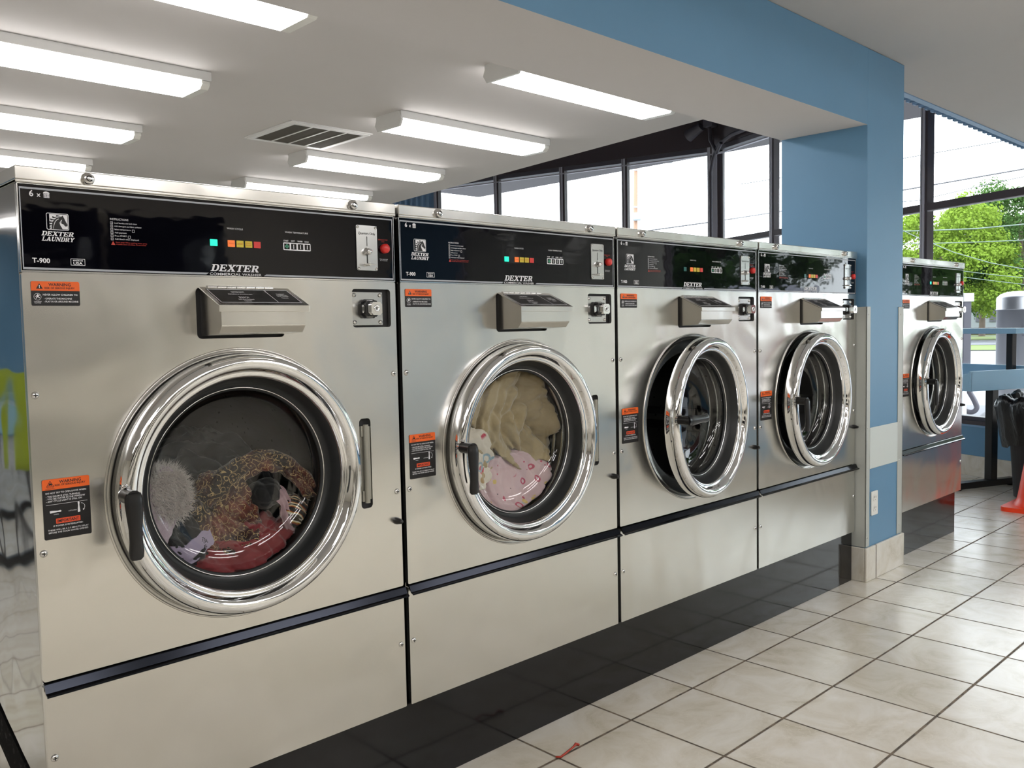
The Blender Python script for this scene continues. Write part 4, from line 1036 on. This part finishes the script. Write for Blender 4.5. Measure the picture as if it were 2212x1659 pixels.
def floor_pt(px, py, h=0.0):
    d = fw+r2*((px-1106)/FPX)-u2*((py-829.5)/FPX); t = (-.036+h-CZ)/d.z
    return Vector((CX, CY, CZ))+d*t
LW = [floor_pt(x, y, .004+.004*(i % 3)) for i, (x, y) in enumerate(pts)]
simple('litter_red', 'a8341f', .4)
m.tube(LW, [.003, .0035, .003, .003, .003, .0045, .004], 6)
tag(m.build('litter', 'litter_red'), 'small red twisted scrap of strap lying on a floor tile joint', 'litter')

# ------------------------------------------------------------------ outside
def pol(px, dist, z=0.0):
    a = YAW+math.atan((px-1106)/FPX); return Vector((CX+dist*sin(a), CY+dist*cos(a), z))
GZ = -.30
def ground(key, h1, h2, sc, rough=.9):
    n = N(key); n.p(base=n.mix(n.noise(n.coords(), sc, 6, .6).outputs[0], srgb(h1), srgb(h2)), rough=rough); M[key] = n.m
ground('asphalt', '55565c', '67686e', .8); ground('concrete', '68686c', '7a7a7e', 1.2); ground('grass', '4b5a22', '5f6d2e', 3); ground('mulch', '2a1e17', '3d2f25', 2); ground('house_wall', '7e8288', '8c9096', .5)
def ring_sector(m, r0, r1, z, a0=40, a1=175, n=40):
    vs = []; fs = []
    for i in range(n+1):
        a = radians(a0+(a1-a0)*i/n)
        for r in (r0, r1): vs.append((CX+r*sin(a), CY+r*cos(a), z))
    for i in range(n): fs.append((2*i, 2*i+1, 2*i+3, 2*i+2))
    return m.put(vs, fs)
m = MB(); m.prism([(9.3, -60), (400, -300), (400, 300), (5, 300), (5, 12), (9.3, 5)], 'z', GZ-.2, GZ); struct(m.build('ground_parking', 'concrete'))
m = MB(); m.prism([(3, -300), (400, -300), (9.3, -6), (5.5, -6)], 'z', GZ-.2, GZ-.001); struct(m.build('ground_lot', 'asphalt'))
m = MB(); ring_sector(m, 57, 67, GZ+.02); struct(m.build('ground_road', 'asphalt'))
for i, (a, b) in enumerate(((47, 56), (70, 84), (88, 160))):
    m = MB(); ring_sector(m, a, b, GZ+.03, n=40); o = m.build('grass_strip', 'grass'); o['kind'] = 'structure'; o.name = 'ground_grass_%d' % (i+1)
m = MB(); ring_sector(m, 14, 17, GZ+.015); struct(m.build('ground_lane', 'asphalt'))
# white house far behind the trees
def pane_box(m, p, d, w, z0, z1, t=.05): m.obox(p, d, t, z0, z1, w)
hA, hB = pol(1900, 104), pol(2235, 98); hd = (hB-hA).normalized(); hn = Vector((hd.y, -hd.x, 0))
h_ = empty('house', tuple(hA)[:2]+(GZ,), 'long low white house far off under the trees', 'house')
m = MB(); m.obox(hA, hd, 8, GZ, 3.0, (hB-hA).length, 0, w0=0); m.build('wall', 'house_wall', h_)
m = MB(); 
for px in (2110, 2144, 2060, 2010, 1975):
    q = pol(px, 100); t = (q-hA).dot(hd); 
    m = MB(); m.obox(hA+hd*t, hd, .02, .9, 2.35, .75, 0, w0=.06); m.build('window', 'frame_dark', h_)
m = MB(); m.obox(hA-hd*.4, hd, 8.4, 3.0, 3.1, (hB-hA).length+.8, 0, w0=.5); m.build('roof', 'frame_grey', h_)
m = MB(); q0, q1 = pol(2070, 93), pol(2215, 92); d_ = (q1-q0); vs = []
m.obox(q0, d_, 1.2, GZ, .38, d_.length, 0, w0=0); tag(m.build('planting_bed', 'mulch'), 'low brown planting bed in front of the white house', 'planting bed')

def leafmat(key, h1, h2):
    n = N(key); v = n.noise(n.coords(), .9, 4, .7)
    n.p(base=n.mix(v.outputs[0], srgb(h1), srgb(h2)), rough=.85, spec=.08); 
    tl = n.add('ShaderNodeBsdfTranslucent'); tl.inputs[0].default_value = srgb(h2)
    mx = n.add('ShaderNodeMixShader'); mx.inputs[0].default_value = .35; n.ln(n.b.outputs[0], mx.inputs[1]); n.ln(tl.outputs[0], mx.inputs[2]); n.ln(mx.outputs[0], n.out.inputs[0]); M[key] = n.m
leafmat('leaf_light', '587026', '87a03e'); leafmat('leaf_mid', '4d652c', '7f9548'); leafmat('leaf_deep', '2f4c22', '52703a')
ground('bark', '4a4038', '6a5c50', 2)
GT = 'trees across the road'
def tree(p, h, rx, rz, zc, mat, seed, lab, leaves=36000, ls=.11):
    r = empty('tree', (p.x, p.y, GZ+ZO), lab, 'tree', GT)
    rn = random.Random(seed)
    m = MB(); m.tube([(p.x, p.y, GZ), (p.x+.1, p.y, zc*.5), (p.x, p.y+.1, zc+rz*.5)], [rx*.06, rx*.045, rx*.02], 10)
    for k in range(6):
        a = k*1.05+seed; m.tube([(p.x, p.y, zc*.55+k*.2), (p.x+cos(a)*rx*.4, p.y+sin(a)*rx*.4, zc+rz*(.1*k-.2))], [rx*.03, rx*.008], 6)
    m.build('trunk', 'bark', r)
    vs = []; fs = []; cl = []
    for k in range(170):
        th = rn.uniform(0, 2*pi); ph = math.acos(rn.uniform(-.8, 1)); q = rn.uniform(.55, 1)**.6
        bump_ = 1+.18*noise.noise(Vector((cos(th)*1.5+seed, sin(th)*1.5, cos(ph)*1.5)))*2
        cl.append((Vector((p.x+rx*q*bump_*sin(ph)*cos(th), p.y+rx*q*bump_*sin(ph)*sin(th), zc+rz*q*bump_*cos(ph))), rn.uniform(.11, .22)*rx))
    per = leaves//len(cl)
    for cc, cr_ in cl:
        for j in range(per):
            d = Vector((rn.gauss(0, 1), rn.gauss(0, 1), rn.gauss(0, .75))).normalized(); b = cc+d*cr_*rn.uniform(.55, 1.05)
            n_ = (d+Vector((rn.uniform(-.8, .8), rn.uniform(-.8, .8), rn.uniform(-.2, 1)))).normalized()
            t1 = n_.orthogonal().normalized(); t1 = Matrix.Rotation(rn.uniform(0, 6.28), 3, n_) @ t1; t2_ = n_.cross(t1); s_ = ls*rn.uniform(.7, 1.3)
            o0 = len(vs); vs += [b-t1*s_, b+t2_*s_*.6, b+t1*s_, b-t2_*s_*.6]; fs.append((o0, o0+1, o0+2, o0+3))
    m = MB(); m.put(vs, fs); m.build('foliage', mat, r); return r
tree(pol(2035, 66), 11, 4.4, 3.9, 4.9, 'leaf_light', 3, 'light green tree directly beyond the window post at the right')
tree(pol(2205, 72), 13, 5.6, 4.9, 5.5, 'leaf_deep', 5, 'biggest dark green tree at the right edge, behind the silver vacuum tank', 46000)
tree(pol(2122, 86), 12, 4.4, 4.6, 5.9, 'leaf_mid', 8, 'mid green tree between the light green one and the biggest dark one', 36000)
tree(pol(1945, 92), 9, 4.2, 3.4, 4.3, 'leaf_light', 11, 'low light green tree just right of the blue column')
rt_ = tree(Vector((37, -10, 0)), 10, 5, 5, 5.5, 'leaf_deep', 15, 'green tree outside the right windows, seen only in reflections', 12000, .26)
for k, (x, y) in enumerate(((36, -22), (28, -34), (47, 1), (16, -42))):
    c2 = copy_tree(rt_); c2.location.x = x; c2.location.y = y
    tag(c2, 'green tree outside the right windows, seen only in reflections', 'tree', 'trees seen only in reflections')
tag(rt_, group='trees seen only in reflections')
b2 = empty('brick_building', (18, -22, GZ), 'low brick-red building outside the right windows, seen only in reflections', 'building')
simple('brick_red', '4c2622', .8)
m = MB(); m.obox(Vector((18, -22, 0)), Vector((.75, 1, 0)), 5, GZ, 1.9, 12, 0, w0=0); m.build('wall', 'brick_red', b2)
m = MB(); m.obox(Vector((17.8, -22.3, 0)), Vector((.75, 1, 0)), 5.3, 1.9, 2.1, 12.6, 0, w0=.3); m.build('roof', 'frame_grey', b2)

# car wash vacuum just outside
vp = pol(2201, 13.6)
v_ = empty('vacuum_station', (vp.x, vp.y, GZ+ZO), 'silver cylindrical car vacuum tank with a domed lid outside the right window', 'vacuum station', 'car vacuums outside')
m = MB(); m.lathe([(.265, -.05), (.265, 1.30), (.272, 1.30), (.272, 1.315), (.268, 1.32), (.268, 1.46), (.262, 1.475), (.22, 1.515), (.14, 1.545), (0, 1.555)], (vp.x, vp.y, 0), 'z', 48); m.build('tank', 'vac_steel', v_)
m = MB(); m.lathe([(.60, GZ), (.60, GZ+.04), (.52, GZ+.10), (.36, -.06), (.27, -.02), (.0, -.02)], (vp.x, vp.y, 0), 'z', 40); m.build('concrete_base', 'concrete', v_)
rv = Vector((cos(YAW), -sin(YAW), 0)); bk = Vector((-sin(YAW+.5), -cos(YAW+.5), 0))
m = MB(); q = vp+bk*.262+rv*.09; m.box(q.x-.03, q.x+.03, q.y-.03, q.y+.03, 1.38, 1.44); m.build('badge', 'frame_dark', v_)
m = MB(); q = vp+bk*.27+rv*.06; m.tube([q+Vector((0, 0, 1.03)), q+bk*.06+Vector((0, 0, 1.03)), q+bk*.07+Vector((0, 0, .96))], .022, 10); m.build('latch', 'frame_dark', v_)
vp2 = pol(2079.5, 11.9)
v2 = empty('vacuum_station', (vp2.x, vp2.y, GZ+ZO), 'narrow vacuum post with a dark looped hose, just right of the single washer', 'vacuum station', 'car vacuums outside')
m = MB(); m.obox(vp2-Vector((.06, 0, 0)), Vector((1, -.9, 0)), .06, .60, 1.40, .10, 0); m.build('holder', 'frame_dark', v2, bevel=.01)
m = MB(); m.obox(vp2-Vector((.07, 0, 0)), Vector((1, -.9, 0)), .07, 1.40, 1.50, .13, 0); m.obox(vp2-Vector((.05, 0, 0)), Vector((1, -.9, 0)), .05, GZ, .60, .06, 0); m.build('post', 'white_enamel', v2, bevel=.008)
m = MB(); hp = [(-.04, .66), (.02, .56), (.05, .45), (.075, .34), (.135, .22), (.165, .13), (.125, .075), (.05, .085), (-.04, .16)]
dn = []
for i in range(len(hp)-1):
    for t in range(6):
        u = t/6; a, b = hp[i], hp[i+1]; pm = hp[max(i-1, 0)]; pn = hp[min(i+2, len(hp)-1)]
        dn.append(tuple(.5*((2*a[k])+(b[k]-pm[k])*u+(2*pm[k]-5*a[k]+4*b[k]-pn[k])*u*u+(3*a[k]-pm[k]-3*b[k]+pn[k])*u**3) for k in (0, 1)))
m.tube([vp2+Vector((.32, -.947, 0))*a+Vector((0, 0, b)) for a, b in dn], .031, 10); m.build('hose', 'frame_dark', v2)

# utility pole, street lamp and wires
simple('pole_wood', '9c7c68', .9); simple('wire_dark', '4c4c50', .6); simple('wire_pale', '5f6e66', .6); simple('lamp_grey', 'b9c2d0', .4)
def ray_at(px, py, dist):
    d = fw+r2*((px-1106)/FPX)-u2*((py-829.5)/FPX); t = dist/math.hypot(d.x, d.y); return Vector((CX, CY, CZ))+d*t
pp = pol(1373, 45); top = ray_at(1377, 300, 45).z
p_ = empty('utility_pole', (pp.x, pp.y, GZ+ZO), 'pale wooden utility pole with a street lamp, beyond the far windows', 'utility pole')
m = MB(); m.tube([(pp.x, pp.y, GZ), (pp.x+.12, pp.y-.1, top)], [.13, .09], 12); m.build('pole', 'pole_wood', p_)
lp = ray_at(1441, 344, 45); m = MB(); m.tube([(pp.x+.1, pp.y-.1, top-.3), tuple(lp+Vector((-.55, .5, .35))), tuple(lp+Vector((-.25, .2, .12)))], .03, 8); m.build('arm', 'lamp_grey', p_)
dv = Vector((.7, -.68, -.22)).normalized(); m = MB(); m.tube([lp-dv*.36, lp-dv*.25, lp, lp+dv*.25, lp+dv*.36], [.05, .12, .19, .15, .04], 16); m.build('lamp_head', 'lamp_grey', p_)
for yy in (367, 367+80): 
    m = MB(); q = ray_at(1375, yy, 44.8); m.tube([q-Vector((.17, -.17, 0)), q+Vector((.17, -.17, 0))], .04, 8); m.build('insulator', 'lamp_grey', p_)
m = MB(); q = ray_at(1375, 468, 44.7); m.tube([q-Vector((.14, -.14, 0)), q+Vector((.14, -.14, 0))], .20, 14); m.build('transformer', 'lamp_grey', p_)
def wire(pts, dist, r, mat, lab):
    m = MB(); P = [ray_at(x, y, dist) for x, y in pts]
    dense = []
    for i in range(len(P)-1):
        dense.append(P[i])
    dense.append(P[-1]); m.tube(dense, r, 6); tag(m.build('power_line', mat), lab, 'power line', 'power lines over the road')
wire([(1330, 508), (1540, 479), (1690, 456), (1966, 408), (2240, 360)], 40, .030, 'wire_dark', 'long dark power line crossing every window above the washers')
wire([(1600, 398), (1952, 342), (2130, 311), (2260, 288)], 42, .018, 'wire_dark', 'thin highest power line in the upper right pane')
wire([(1900, 440), (1985, 433), (2090, 408), (2180, 388), (2260, 372)], 41, .016, 'wire_dark', 'thin sagging line just above the window cross bar at the right')
wire([(1900, 501), (2010, 498), (2110, 494), (2260, 480)], 50, .032, 'wire_pale', 'thick pale cable bundle across the tree tops at the right')
wire([(1900, 528), (2010, 526), (2110, 523), (2260, 517)], 49, .022, 'wire_pale', 'pale straight cable below the thick bundle at the right')
wire([(1930, 488), (1980, 512), (2060, 545), (2140, 568), (2260, 590)], 44, .018, 'wire_pale', 'pale cable slanting down to the right across the trees')
wire([(2060, 583), (2140, 593), (2260, 605)], 44, .014, 'wire_pale', 'upper of two thin cables over the trees just right of the single washer')
wire([(2060, 596), (2140, 606), (2260, 620)], 44, .014, 'wire_pale', 'lower of two thin cables over the trees just right of the single washer')
